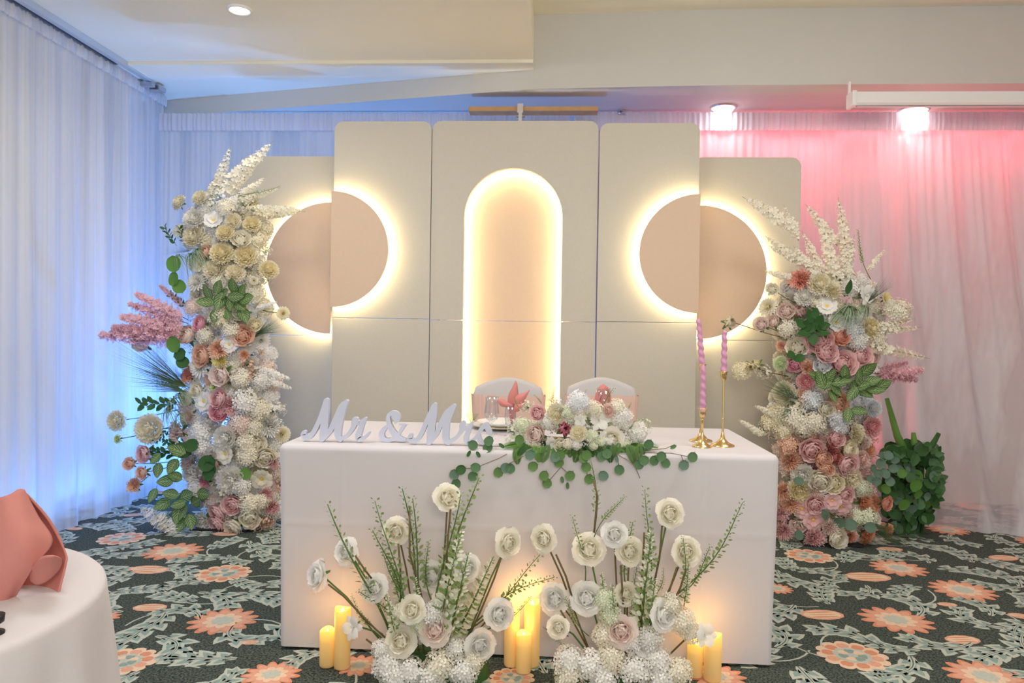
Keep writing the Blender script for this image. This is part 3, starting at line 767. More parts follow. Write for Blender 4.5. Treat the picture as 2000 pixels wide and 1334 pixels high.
# napkin folded as a star, standing in the glass
def cloth_leaf(b, base, tip, w_, bulge, n=10):
    base, tip = Vector(base), Vector(tip); d = tip-base; s = d.cross(Vector((0, 1, 0))).normalized()
    def fn(u, v):
        x = (u-.5)*2; ww = w_*.9*math.sin(math.pi*min(1, .30+.70*v))*(1 if v < .99 else 0)
        return base+d*v+s*x*ww+Vector((0, -bulge*(1-x*x)*math.sin(math.pi*v)+.002, .006*math.sin(v*6)*x))
    b.grid(fn, 6, n)
def star_napkin():
    Y = p.y; q = lambda x, y, dy=0: at(x, y, Y+dy)
    t = thing('folded_napkin', 'coral napkin folded like a star flower standing in the glass by the goblet', 'napkin', (p.x, Y, TZ+.05))
    for (bx, by, tx, ty, w_, bl, dy) in ((1000,795,1007,744,.022,.012,0),(1003,792,1034,762,.021,.014,-.004),(1000,796,972,782,.015,.012,-.006),(1004,800,1028,786,.010,.008,-.01)):
        b = MB(); cloth_leaf(b, q(bx, by, dy), q(tx, ty, dy), w_, bl); o = b.build('petal_fold', M_NAPKIN, t); m_ = o.modifiers.new('s', 'SOLIDIFY'); m_.thickness = .0025
    b = MB()
    def tf(u, v):
        a = u*2*math.pi; k_ = .016*(.45+.55*v)*(1+.12*math.sin(a*5)); c_ = q(1001, 828).lerp(q(1001, 795), v); return c_+Vector((k_*math.cos(a), k_*math.sin(a), 0))
    b.grid(tf, 30, 6, closeu=True); b.build('rolled_stem', M_NAPKIN, t)
star_napkin()
def cone_napkin():
    Y = 3.10; q = lambda x, y: at(x, y, Y)
    t = thing('folded_napkin', 'coral napkin folded in a rounded cone behind the centre flowers', 'napkin', (q(1178, 800).x, Y, TZ+.03))
    b = MB(); c0 = q(1178, 828); c1 = q(1178, 750); rw = 20*mpp(c0)
    def fn(u, v):
        a = u*2*math.pi; k_ = rw*(math.sqrt(max(0, 1-(v*.999)**2.6)))*(1+.04*math.sin(a*3)); c_ = c0.lerp(c1, v); return c_+Vector((k_*math.cos(a), k_*.7*math.sin(a), 0))
    b.grid(fn, 36, 14, closeu=True); b.build('cone_body', M_NAPKIN, t)
    b = MB(); b.tube([q(1166, 792)+Vector((0, -.028, 0)), q(1172, 770)+Vector((0, -.026, 0)), q(1182, 754)+Vector((0, -.010, 0))], .003, 6); b.tube([q(1190, 792)+Vector((0, -.024, 0)), q(1192, 770)+Vector((0, -.018, 0)), q(1186, 756)+Vector((0, -.008, 0))], .003, 6); b.build('fold_edge', M_NAPKIN, t)
    b = MB(); g = atz(1180, 845, TZ); k2 = mpp(g)
    b.lathe([(.024, .001), (.024, .004), (.005, .01), (.004, .06), (.022, .085), (.031, .12), (.029, .19), (.027, .19), (.029, .12), (.02, .088), (.001, .07)], 28, c=(c0.x, Y, TZ))
    tag(b.build('wine_glass', M_GLASS, origin=(c0.x, Y, TZ)), 'clear stemmed glass holding the rounded coral napkin', 'glass')
cone_napkin()

# ---------------------------------------------------------------- candlesticks
def candlestick(pxb, pyb, pycup, pytop, basepx, label, lab2, lean=0):
    p = atz(pxb, pyb, TZ); k = mpp(p); zc = at(pxb, pycup, p.y).z; zt = at(pxb, pytop, p.y).z; rb_ = basepx*k/2; c = (p.x, p.y, 0)
    t = thing('candlestick', label, 'candlestick', (p.x, p.y, TZ))
    b = MB(); b.lathe([(rb_, TZ+.0005), (rb_*.98, TZ+.005), (rb_*.55, TZ+.012), (.010, TZ+.028), (.005, TZ+.050), (.0045, TZ+.055)], 36, c=c); b.build('base', M_GOLD, t)
    b = MB(); b.lathe([(.0045, TZ+.05), (.0042, TZ+.15), (.0046, zc-.03)], 12, c=c); b.lathe([(.0046, TZ+.1), (.0062, TZ+.103), (.0046, TZ+.106)], 12, c=c); b.build('stem', M_GOLD, t)
    b = MB(); b.lathe([(.0045, zc-.034), (.010, zc-.028), (.0125, zc-.015), (.0130, zc-.002), (.0175, zc), (.0175, zc+.0015), (.0115, zc+.001), (.0105, zc-.012), (.001, zc-.014)], 24, c=c); b.build('candle_cup', M_GOLD, t)
    H = zt-zc+.012; b = MB(); n = 60
    def fn(u, v):
        a = u*2*math.pi; z = zc-.012+H*v; rr = .0115*(1-.25*v)*(1-max(0, (v-.93)/.07)**2*.85)
        rr *= 1+.16*math.sin(2*math.pi*z/.030+a)
        return Vector((p.x+rr*math.cos(a)+lean*v, p.y+rr*math.sin(a), z))
    b.grid(fn, 18, 100, closeu=True)
    b.tube([(p.x+lean, p.y, zc-.012+H-.002), (p.x+lean, p.y, zc+H-.004)], .0012, 5)
    tag(b.build('taper_candle', M_PINKCANDLE, origin=(p.x, p.y, zc)), lab2, 'candle')
candlestick(1369, 862, 712, 622, 44, 'tall gold candlestick standing behind the other two', 'twisted orchid pink taper candle in the rearmost gold holder', lean=-.018)
candlestick(1371, 873, 798, 712, 38, 'shortest gold candlestick with round base, at left front', 'twisted orchid pink taper candle in the shortest gold holder')
candlestick(1411, 871, 726, 645, 46, 'gold candlestick at the right, nearest the table end', 'twisted orchid pink taper candle in the rightmost gold holder')

# ---------------------------------------------------------------- flame-less pillar candles on the floor
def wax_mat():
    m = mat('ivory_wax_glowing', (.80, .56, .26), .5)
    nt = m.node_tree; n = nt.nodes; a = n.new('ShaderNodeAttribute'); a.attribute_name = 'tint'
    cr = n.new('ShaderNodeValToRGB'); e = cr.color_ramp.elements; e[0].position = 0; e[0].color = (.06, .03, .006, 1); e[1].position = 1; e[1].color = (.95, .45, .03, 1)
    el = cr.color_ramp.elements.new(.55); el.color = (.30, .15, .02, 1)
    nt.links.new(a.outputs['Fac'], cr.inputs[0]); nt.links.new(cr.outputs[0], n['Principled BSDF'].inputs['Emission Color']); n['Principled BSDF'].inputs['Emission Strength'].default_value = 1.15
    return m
M_WAX = wax_mat(); M_FLAME = mat('flame_tip', (1, .8, .4), .5, emis=(1, .72, .2), estr=7)
def pillar(pxc, pyb, pyt, wpx, label):
    p = atz(pxc, pyb); k = mpp(p); H = (pyb-pyt)*k; r = wpx*k/2; c = (p.x, p.y, 0)
    t = thing('pillar_candle', label, 'candle', (p.x, p.y, 0), 'glowing pillar candles on the carpet')
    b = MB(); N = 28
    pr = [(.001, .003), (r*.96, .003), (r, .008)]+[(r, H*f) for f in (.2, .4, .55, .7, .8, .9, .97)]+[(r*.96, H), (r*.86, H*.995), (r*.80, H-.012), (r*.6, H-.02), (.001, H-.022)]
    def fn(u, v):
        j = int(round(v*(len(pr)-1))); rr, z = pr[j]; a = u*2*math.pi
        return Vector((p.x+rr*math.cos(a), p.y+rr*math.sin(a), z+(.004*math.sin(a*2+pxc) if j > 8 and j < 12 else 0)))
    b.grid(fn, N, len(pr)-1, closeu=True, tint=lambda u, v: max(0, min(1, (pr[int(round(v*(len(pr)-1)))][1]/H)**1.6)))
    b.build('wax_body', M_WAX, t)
    b = MB(); b.lathe([(.001, H-.022), (.004, H-.02), (.006, H-.012), (.003, H-.003), (.0005, H+.003)], 10, c=c); b.build('flame', M_FLAME, t)
    l = bpy.data.lights.new('candle_glow', 'POINT'); l.energy = .22; l.color = (1, .50, .12); l.shadow_soft_size = .02
    o = bpy.data.objects.new('candle_glow', l); COL.objects.link(o); o.location = (p.x, p.y, H+.03)
pillar(639, 1301, 1229, 30, 'short ivory pillar candle at the far left of the table front')
pillar(668, 1305, 1187, 31, 'taller ivory pillar candle beside the short one at the left')
pillar(999, 1300, 1192, 30, 'ivory pillar candle partly behind the rose, left of the middle trio')
pillar(1038, 1300, 1173, 31, 'tallest ivory pillar candle at the back of the middle trio')
pillar(1022, 1313, 1236, 30, 'short ivory pillar candle at the front of the middle trio')
pillar(1357, 1321, 1253, 30, 'short ivory pillar candle at the right beside the white hydrangeas')
pillar(1391, 1329, 1237, 34, 'taller ivory pillar candle at the far right of the table front')

# ---------------------------------------------------------------- flower prototypes (unit diameter, facing +Z)
def petal(b, a, L, W, f0, f1, rin, z0, tin, cup=.25, ruf=.05, nu=4, nv=4, mi=0, rng=random, t0=0., t1=1., pt=.65):
    ca, sa = math.cos(a), math.sin(a); pts = [(rin, z0)]; n_ = nv
    for j in range(n_):
        f = f0+(f1-f0)*(j+.5)/n_; pts.append((pts[-1][0]+math.sin(f)*L/n_, pts[-1][1]+math.cos(f)*L/n_))
    rs = rng.random()*6
    def fn(u, v):
        j = min(int(v*n_+1e-6), n_); r, z = pts[j]; x = (u-.5)*2
        w_ = W*(math.sin(math.pi*(.16+.66*v))**.75)*(1-(1-pt)*(v > .99))
        f = f0+(f1-f0)*v
        off = cup*w_*x*x
        r2 = r-off*math.cos(f)*1.0; z2 = z+off*math.sin(f)-.0
        if v > .99: r2 += ruf*math.sin(x*5+rs)*.5; z2 += ruf*math.cos(x*6+rs)*.5-(.06*L*x*x)
        lx = x*w_
        return Vector((r2*ca-lx*sa, r2*sa+lx*ca, z2))
    b.grid(fn, nu, n_, mi, tint=lambda u, v: min(1, t0+(t1-t0)*v))
def proto(name, fn, mats):
    b = MB(); fn(b, random.Random(hash(name) % 1000 if False else sum(map(ord, name)))); 
    # scale to unit diameter
    return b.mesh(name, mats)
def sepal(b, mi=1, r=.16, z=-.16):
    for k in range(5):
        petal(b, k*1.257, .26, .06, 1.3, 2.3, .02, z, 0, nu=2, nv=2, mi=mi)
def f_rose(b, rng, skirt=False, N=26):
    g_ = 1.15 if skirt else 1
    for k in range(N):
        t = k/(N-1); a = k*2.4
        if t < .6: q = t/.6; f0, f1, rin, L, W = .45+.15*q, -1.25+.15*q, .008+.085*q, .17+.10*q, .09+.10*q
        else: q = (t-.6)/.4; f0, f1, rin, L, W = .60+.15*q, -.9+1.6*q, .095+.035*q, .28+.05*q, .20+.06*q
        petal(b, a, L*g_, W*g_, f0, f1, rin*g_, -.05-.08*t, t, cup=.5-.15*t, ruf=.03, rng=rng, t0=t*.8, t1=min(1, t*.8+.35))
    if skirt:
        for k in range(5):
            petal(b, k*1.257+rng.uniform(-.25, .25), .42, .30, .8, 1.7+rng.uniform(-.4, .4), .12, -.10, 1, cup=.10, ruf=.04, nu=5, nv=5, rng=rng, t0=.9, t1=1, pt=.25)
    sepal(b)
def f_peony(b, rng):
    for k in range(64):
        t = k/63; a = k*2.4; th = math.acos(1-1.45*t)
        petal(b, a, .20, .11, th*.55+.35, th*1.0-.55, .02+.20*math.sin(th), .10*math.cos(th)-.04, t, cup=.4, ruf=.07, nu=3, nv=3, rng=rng, t0=t*.7, t1=min(1, t*.7+.4))
    b.lathe([(.001, .13), (.08, .11), (.15, .02), (.12, -.1)], 8, 0)
    sepal(b)
def f_mum(b, rng):
    for k in range(80):
        t = k/79; a = k*2.4; th = math.acos(1-1.2*t)
        petal(b, a, .18+.12*t, .05, th*.5+.2, th-.1, .03+.10*math.sin(th), .08*math.cos(th)-.05, t, cup=.3, ruf=.02, nu=2, nv=3, rng=rng, t0=t*.7, t1=min(1, t*.7+.4))
    sepal(b)
def f_carn(b, rng):
    for k in range(46):
        t = k/45; a = k*2.4
        petal(b, a, .30+.10*t, .13, .05+.5*t, .3+1.1*t, .01+.04*t, -.16, t, cup=.1, ruf=.13, nu=5, nv=3, rng=rng, t0=t*.5, t1=min(1, t*.5+.5))
    sepal(b)
def f_open(b, rng):
    for k in range(7):
        petal(b, k*.898*1.0+rng.uniform(-.1, .1), .42, .22, 1.0, 1.45, .05, -.02-.015*(k % 2), 1, cup=-.12, ruf=.05, nu=4, nv=4, rng=rng, t0=.55, t1=1)
    for k in range(5):
        petal(b, k*1.257+.4, .26, .15, .7, 1.3, .03, 0.0, 1, cup=.1, ruf=.04, nu=3, nv=3, rng=rng, t0=.35, t1=.9)
    b.lathe([(.09, -.02), (.085, .03), (.05, .055), (.001, .06)], 10, 2)
    sepal(b)
def f_orchid(b, rng):
    for k in range(3): petal(b, k*2.094+.3, .50, .15, 1.1, 1.75, .03, -.02, 1, cup=-.1, ruf=.02, nu=4, nv=4, rng=rng, t0=.7)
    for k in range(3): petal(b, k*2.094+1.35, .46, .22, .9, 1.6, .03, 0, 1, cup=-.1, ruf=.05, nu=4, nv=4, rng=rng, t0=.6)
    for k in range(4): petal(b, k*1.57, .16, .06, .2, .7, .01, 0, 1, nu=2, nv=2, rng=rng, t0=0)
    sepal(b)
def floret(b, M, s, mi=0, n=4, t0=.7):
    vs = [(0, 0, -.15*s)]; fs = []; ts = [t0]
    for k in range(n):
        a = 2*math.pi*k/n; i0 = len(vs)
        for da, rr, z in ((-.55, .62, .05), (-.28, 1.0, .12), (.28, 1.0, .12), (.55, .62, .05)):
            vs.append((s*rr*math.cos(a+da), s*rr*math.sin(a+da), s*z)); ts.append(1)
        fs += [(0, i0, i0+1), (0, i0+1, i0+2), (0, i0+2, i0+3)]
    b.add(vs, fs, mi, ts, M)
def f_hydr(b, rng):
    for k in range(84):
        t = (k+.5)/84; th = math.acos(1-1.5*t); a = k*2.4
        d = Vector((math.sin(th)*math.cos(a), math.sin(th)*math.sin(a), math.cos(th)))
        c = d*.42*(1+rng.uniform(-.16, .12)); c.z *= .8
        d2 = (d+Vector([rng.uniform(-.35, .35) for _ in range(3)])).normalized()
        M = Matrix.Translation(c) @ d2.to_track_quat('Z', 'Y').to_matrix().to_4x4() @ Matrix.Rotation(rng.random()*6, 4, 'Z')
        floret(b, M, .115)
    b.lathe([(.001, .25), (.22, .18), (.30, 0), (.2, -.2), (.001, -.25)], 10, 0)
def f_lace(b, rng):     # loose small-floret spray
    for k in range(70):
        d = Vector((rng.gauss(0, 1), rng.gauss(0, 1), rng.gauss(0, .7)+.3)).normalized(); c = d*rng.uniform(.15, .5)
        M = Matrix.Translation(c) @ d.to_track_quat('Z', 'Y').to_matrix().to_4x4() @ Matrix.Rotation(rng.random()*6, 4, 'Z')
        floret(b, M, rng.uniform(.045, .075), n=5)
        if k % 3 == 0: b.tube([(0, 0, -.2), c], .006, 3, 1)
def f_bud(b, rng):
    for k in range(9):
        t = k/8; petal(b, k*2.4, .5, .20+.05*t, .55-.1*t, -.45+.35*t, .03, -.3, t, cup=.5, ruf=.02, rng=rng, t0=0, t1=min(1, .2+t))
    sepal(b, z=-.3)
def f_spike(b, rng):      # +Z, unit length, florets shrinking to buds at the tip
    b.tube([(0, 0, 0), (.008, 0, .5), (0, .008, 1)], .008, 5, 1, r2=.003)
    N = 74
    for k in range(N):
        t = k/(N-1); z = .05+.93*t; a = k*2.4; s = .060*(1-.75*t**2.0)*(.25 if t > .95 else 1); rr = .062*(1-t**2.4)+.006
        d = Vector((math.cos(a), math.sin(a), .25+.6*t)).normalized()
        c = Vector((math.cos(a)*rr, math.sin(a)*rr, z+rng.uniform(-.012, .012)))
        M = Matrix.Translation(c) @ (d+Vector([rng.uniform(-.45, .45) for _ in range(3)])).to_track_quat('Z', 'Y').to_matrix().to_4x4() @ Matrix.Rotation(rng.random()*6, 4, 'Z')
        floret(b, M, s*rng.uniform(.6, 1.25), n=5)
def f_astil(b, rng):
    b.tube([(0, 0, 0), (0, .01, .5), (0, 0, 1)], .006, 4, 1, r2=.002)
    for k in range(46):
        t = k/45; z = .10+.85*t; a = k*2.4; L = .16*(1-t)**.7+.02
        d = Vector((math.cos(a), math.sin(a), 1.1)).normalized(); p0 = Vector((0, 0, z)); 
        for q in range(7):
            f = (q+1)/7; c = p0+d*L*f+Vector([rng.uniform(-.012, .012) for _ in range(3)])
            M = Matrix.Translation(c) @ Matrix.Rotation(rng.random()*6, 4, 'X') @ Matrix.Rotation(rng.random()*6, 4, 'Z')
            floret(b, M, .034*(1.25-f*.5), n=4)
def small_leaf(b, p, d, L, W, mi=0, curl=.2):
    d = Vector(d).normalized(); s = d.cross(Vector((.1, .9, .4))).normalized(); nn = d.cross(s)
    b.add([p, p+d*L*.35+s*W, p+d*L*.75+s*W*.8+nn*curl*L*.2, p+d*L+nn*curl*L*.4, p+d*L*.75-s*W*.8+nn*curl*L*.2, p+d*L*.35-s*W, p+d*L*.5-nn*W*.3],
          [(0, 1, 6), (1, 2, 6), (2, 3, 6), (3, 4, 6), (4, 5, 6), (5, 0, 6)], mi)
def f_sprig(b, rng):      # stem with clusters of tiny leaves and buds in the upper part
    pts = [Vector((.045*math.sin(t*4), .02*math.cos(t*5), t)) for t in [i/8 for i in range(9)]]
    b.tube(pts, .0075, 4, 1, r2=.003)
    for k in range(52):
        t = .34+.66*k/51; p = Vector((.045*math.sin(t*4), .02*math.cos(t*5), t)); a = k*2.4
        d = Vector((math.cos(a), math.sin(a), 1.0)); L = .050*(1.15-t*.75)*rng.uniform(.7, 1.25)
        q = p+d.normalized()*.018; small_leaf(b, q, d, L, L*.34)
def f_veronica(b, rng):   # greenish white tight spike
    b.tube([(0, 0, 0), (.01, 0, .5), (0, 0, 1)], .0075, 4, 1, r2=.003)
    for k in range(110):
        t = .15+.85*k/109; a = k*2.4; rr = .040*(1-(t-.15)**1.5)+.004
        d = Vector((math.cos(a), math.sin(a), .8)); p = Vector((rr*math.cos(a)*.4, rr*math.sin(a)*.4, t))
        small_leaf(b, p, d, rr*1.6, rr*.5, mi=0 if k % 3 else 2)
def f_leaf(b, rng, W=.30, fold=.16, droop=.25, point=1.0):   # +Z direction length 1, front towards -Y
    def fn(u, v):
        x = (u-.5)*2; w_ = W*(math.sin(math.pi*v**.85)**.8)*(1-.15*v) if 0 < v < 1 else .004
        return Vector((x*w_, -fold*abs(x)*w_-droop*v*v+.02*math.sin(v*14)*abs(x)*.5, v))
    b.grid(fn, 6, 10, uv=True)
    b.tube([(0, 0, -.16), (0, 0, 0)], .012, 4)
def f_round(b, rng):
    def fn(u, v):
        x = (u-.5)*2; w_ = .46*math.sqrt(max(0, 1-(2*v-1)**2))*(1-.1*(1-v)) if 0 < v < 1 else .004
        return Vector((x*w_, -.06*x*x-.08*(v-.5)**2, v))
    b.grid(fn, 6, 8, uv=True); b.tube([(0, 0, -.12), (0, 0, 0)], .012, 4)
def f_grass(b, rng):      # arching variegated blades, drooping
    for k in range(26):
        a = rng.random()*6.28; L = rng.uniform(.7, 1.1); w_ = .016; el = rng.uniform(.2, 1.2)
        d = Vector((math.cos(a), math.sin(a), 0)); pts = []
        for j in range(8):
            t = j/7; pts.append(d*L*.62*t*(1.1-el*.3)+Vector((0, 0, L*(el*.55*t-.95*t*t))))
        s = Vector((-d.y, d.x, 0)); vs = []
        for j, p_ in enumerate(pts):
            ww = w_*(1-(j/7)**2*.9); vs += [p_-s*ww, p_+Vector((0, 0, -.006)), p_+s*ww]
        fs = []
        for j in range(7): fs += [(3*j, 3*j+1, 3*j+4, 3*j+3), (3*j+1, 3*j+2, 3*j+5, 3*j+4)]
        b.add(vs, fs, 0 if k % 3 else 1)
def f_needle(b, rng):     # straight fanning needles towards +Z
    for k in range(50):
        a = rng.random()*6.28; sp = rng.random()**.6*.42; L = rng.uniform(.7, 1.05)
        d = Vector((math.cos(a)*sp, math.sin(a)*sp, 1)).normalized(); s = d.cross(Vector((0, 1, .1))).normalized()*.0032
        m_ = d*L*.5; e = d*L+Vector((0, 0, -.04))
        b.add([-s, s, m_+s, m_-s, e], [(0, 1, 2, 3), (3, 2, 4)], 0)
def f_fern(b, rng):       # frond along +Z, leaflets in the XZ plane
    b.tube([(0, 0, 0), (0, -.06, .5), (0, -.02, 1)], .008, 4, r2=.002)
    for k in range(22):
        t = .08+.9*k/21
        for sd in (-1, 1): small_leaf(b, Vector((0, -.24*t*(1-t), t)), (sd, .1, .55), .30*math.sin(math.pi*(.12+.8*t)), .026)
def f_sprigleaf(b, rng):  # dark leafy sprig
    b.tube([(0, 0, 0), (0, 0, .9)], .01, 4, 0)
    for k in range(16):
        t = .1+.88*k/15; a = k*2.4; small_leaf(b, Vector((0, 0, t*.9)), (math.cos(a), math.sin(a), .7), .26, .075)

PM = {}
SIZE = {}
def addproto(name, fn, mats):
    PM[name] = me = proto(name, fn, mats)
    rs = sorted(math.hypot(v.co.x, v.co.y) for v in me.vertices); SIZE[name] = 2*rs[int(len(rs)*.97)]*.97
W0 = P['white']
addproto('rose', lambda b, r: f_rose(b, r), [W0, M_STEM])
addproto('garden_rose', lambda b, r: f_rose(b, r, False, 40), [W0, M_STEM])
addproto('reflexed_rose', lambda b, r: f_rose(b, r, True, 24), [W0, M_STEM])
addproto('reflexed_rose2', lambda b, r: (r.random(), f_rose(b, r, True, 28)), [W0, M_STEM])
addproto('peony', f_peony, [W0, M_STEM]); addproto('chrysanthemum', f_mum, [W0, M_STEM]); addproto('carnation', f_carn, [W0, M_STEM])
addproto('anemone', f_open, [W0, M_STEM, M_YEL]); addproto('orchid', f_orchid, [W0, M_STEM]); addproto('hydrangea', f_hydr, [W0, M_STEM])
addproto('blossom_spray', f_lace, [W0, M_STEM]); addproto('flower_bud', f_bud, [W0, M_STEM])
addproto('delphinium_spike', f_spike, [W0, M_SPRIG]); addproto('astilbe_plume', f_astil, [P['astil'], M_BROWN])
addproto('green_sprig', f_sprig, [M_SPRIG, M_STEM]); addproto('veronica_spike', f_veronica, [P['greenwhite'], M_STEM, M_SPRIG])
addproto('variegated_leaf', f_leaf, [M_VAR]); addproto('round_leaf', f_round, [M_EUC]); addproto('broad_leaf', lambda b, r: f_leaf(b, r, .26, .2, .3), [M_LEAF])
addproto('spider_grass', f_grass, [M_SPIDER, M_NEEDLE]); addproto('needle_grass', f_needle, [M_NEEDLE]); addproto('fern_frond', f_fern, [M_FERN]); addproto('leafy_sprig', f_sprigleaf, [M_LEAF])
_OLD = dict(rose=.95, garden_rose=.95, reflexed_rose=1.05, reflexed_rose2=1.05, peony=.72, chrysanthemum=.74, carnation=.78, anemone=.9, orchid=1.0, hydrangea=.98, blossom_spray=1.0, flower_bud=.55)
NAMES = dict(garden_rose='rose', reflexed_rose2='reflexed_rose')
rngp = random.Random(99)
def put(kind, parent, loc, dirv, size, matl=None, wide=1.0, spin=None, label=None, axis='Z'):
    nm = NAMES.get(kind, kind)
    o = bpy.data.objects.new(nm, PM[kind]); COL.objects.link(o)
    q = Vector(dirv).normalized().to_track_quat('Z', 'Y').to_matrix().to_4x4() @ Matrix.Rotation(rngp.random()*6.283 if spin is None else spin, 4, 'Z')
    s = size/(SIZE[kind] if kind in _OLD else 1.0)
    Mx = Matrix.Translation(Vector(loc)-parent_loc(parent)) @ q @ Matrix.Diagonal((s*wide, s*wide, s, 1))
    o.parent = parent; o.matrix_basis = Mx
    if matl is not None: o.material_slots[0].link = 'OBJECT'; o.material_slots[0].material = matl
    if label: o['label'] = label
    return o
def leaf_put(kind, parent, loc, ax, size, matl=None, wide=1.0, face=(0, -1, .2), label=None):
    """leaf with its length along ax and its upper face towards 'face'"""
    o = bpy.data.objects.new(NAMES.get(kind, kind), PM[kind]); COL.objects.link(o)
    z = Vector(ax).normalized(); y = -(Vector(face)-z*Vector(face).dot(z)).normalized(); x = y.cross(z)
    Mr = Matrix(((x.x, y.x, z.x, 0), (x.y, y.y, z.y, 0), (x.z, y.z, z.z, 0), (0, 0, 0, 1)))
    o.parent = parent; o.matrix_basis = Matrix.Translation(Vector(loc)-parent_loc(parent)) @ Mr @ Matrix.Diagonal((size*wide, size, size, 1))
    if matl is not None: o.material_slots[0].link = 'OBJECT'; o.material_slots[0].material = matl
    if label: o['label'] = label
    return o
KN = dict(r='rose', g='garden_rose', p='peony', m='chrysanthemum', c='carnation', a='anemone', o='orchid', h='hydrangea', l='blossom_spray', b='flower_bud', w='reflexed_rose', W='reflexed_rose2')
def bloom(t, x, y, dia, kind, col, Y, cx, cy=None, side=.9, depth=None, back=0):
    """a flower head at pixel (x,y), facing the room and away from the stand's axis"""
    P0 = at(x, y, Y); k = mpp(P0); ax = at(cx, y, Y)
    off = (P0.x-ax.x)
    yy = Y-.10+min(.10, abs(off)*.35)+back
    L = at(x, y, yy)
    d = Vector((off*2.4*side+rngp.uniform(-.3, .3), -1, rngp.uniform(-.15, .35)+(0 if cy is None else (cy-y)*.0012)))
    lab = CNAME[col]+' '+KN[kind].replace('_', ' ') if col not in ('white', 'cream', 'ivory') else None
    return put(KN[kind], t, L, d, dia*mpp(L), P[col], label=lab)
def spike(t, x0, y0, x1, y1, kind, Y, col=None, wide=1.0, dy=-.03):
    a, c = at(x0, y0, Y), at(x1, y1, Y+dy); d = c-a
    m_ = P[col] if col else None
    return put(kind, t, a, d, d.length, m_, wide=wide, label=(CNAME[col]+' '+kind.replace('_', ' ')) if col and col not in ('white', 'cream', 'ivory') else None)
def stalk(t, pts, r=.0022, m_=None, name='stem'):
    b = MB(); b.tube(pts, r, 5); return b.build(name, m_ or M_STEM, t)
def pleaf(t, x, y, size, ang, kind, Y, matl=None, wide=1.0):
    """leaf at pixel (x,y) centre, ang = pixel-plane angle of its tip (0 = right, 90 = up)"""
    L = at(x, y, Y); s = size*mpp(L); ax = Vector((math.cos(R(ang)), rngp.uniform(-.35, .15), math.sin(R(ang))))
    return leaf_put(kind, t, L-ax.normalized()*s*.5, ax, s, matl, wide, face=(rngp.uniform(-.5, .5), -1, rngp.uniform(0, .7)))

def stand(t, base, top):
    b = MB(); b.tube([base, (base[0], base[1], top)], .014, 8); b.box((base[0]-.16, base[1]-.16, 0), (base[0]+.16, base[1]+.16, .012)); b.build('stand', M_BLACK, t, smooth=False)

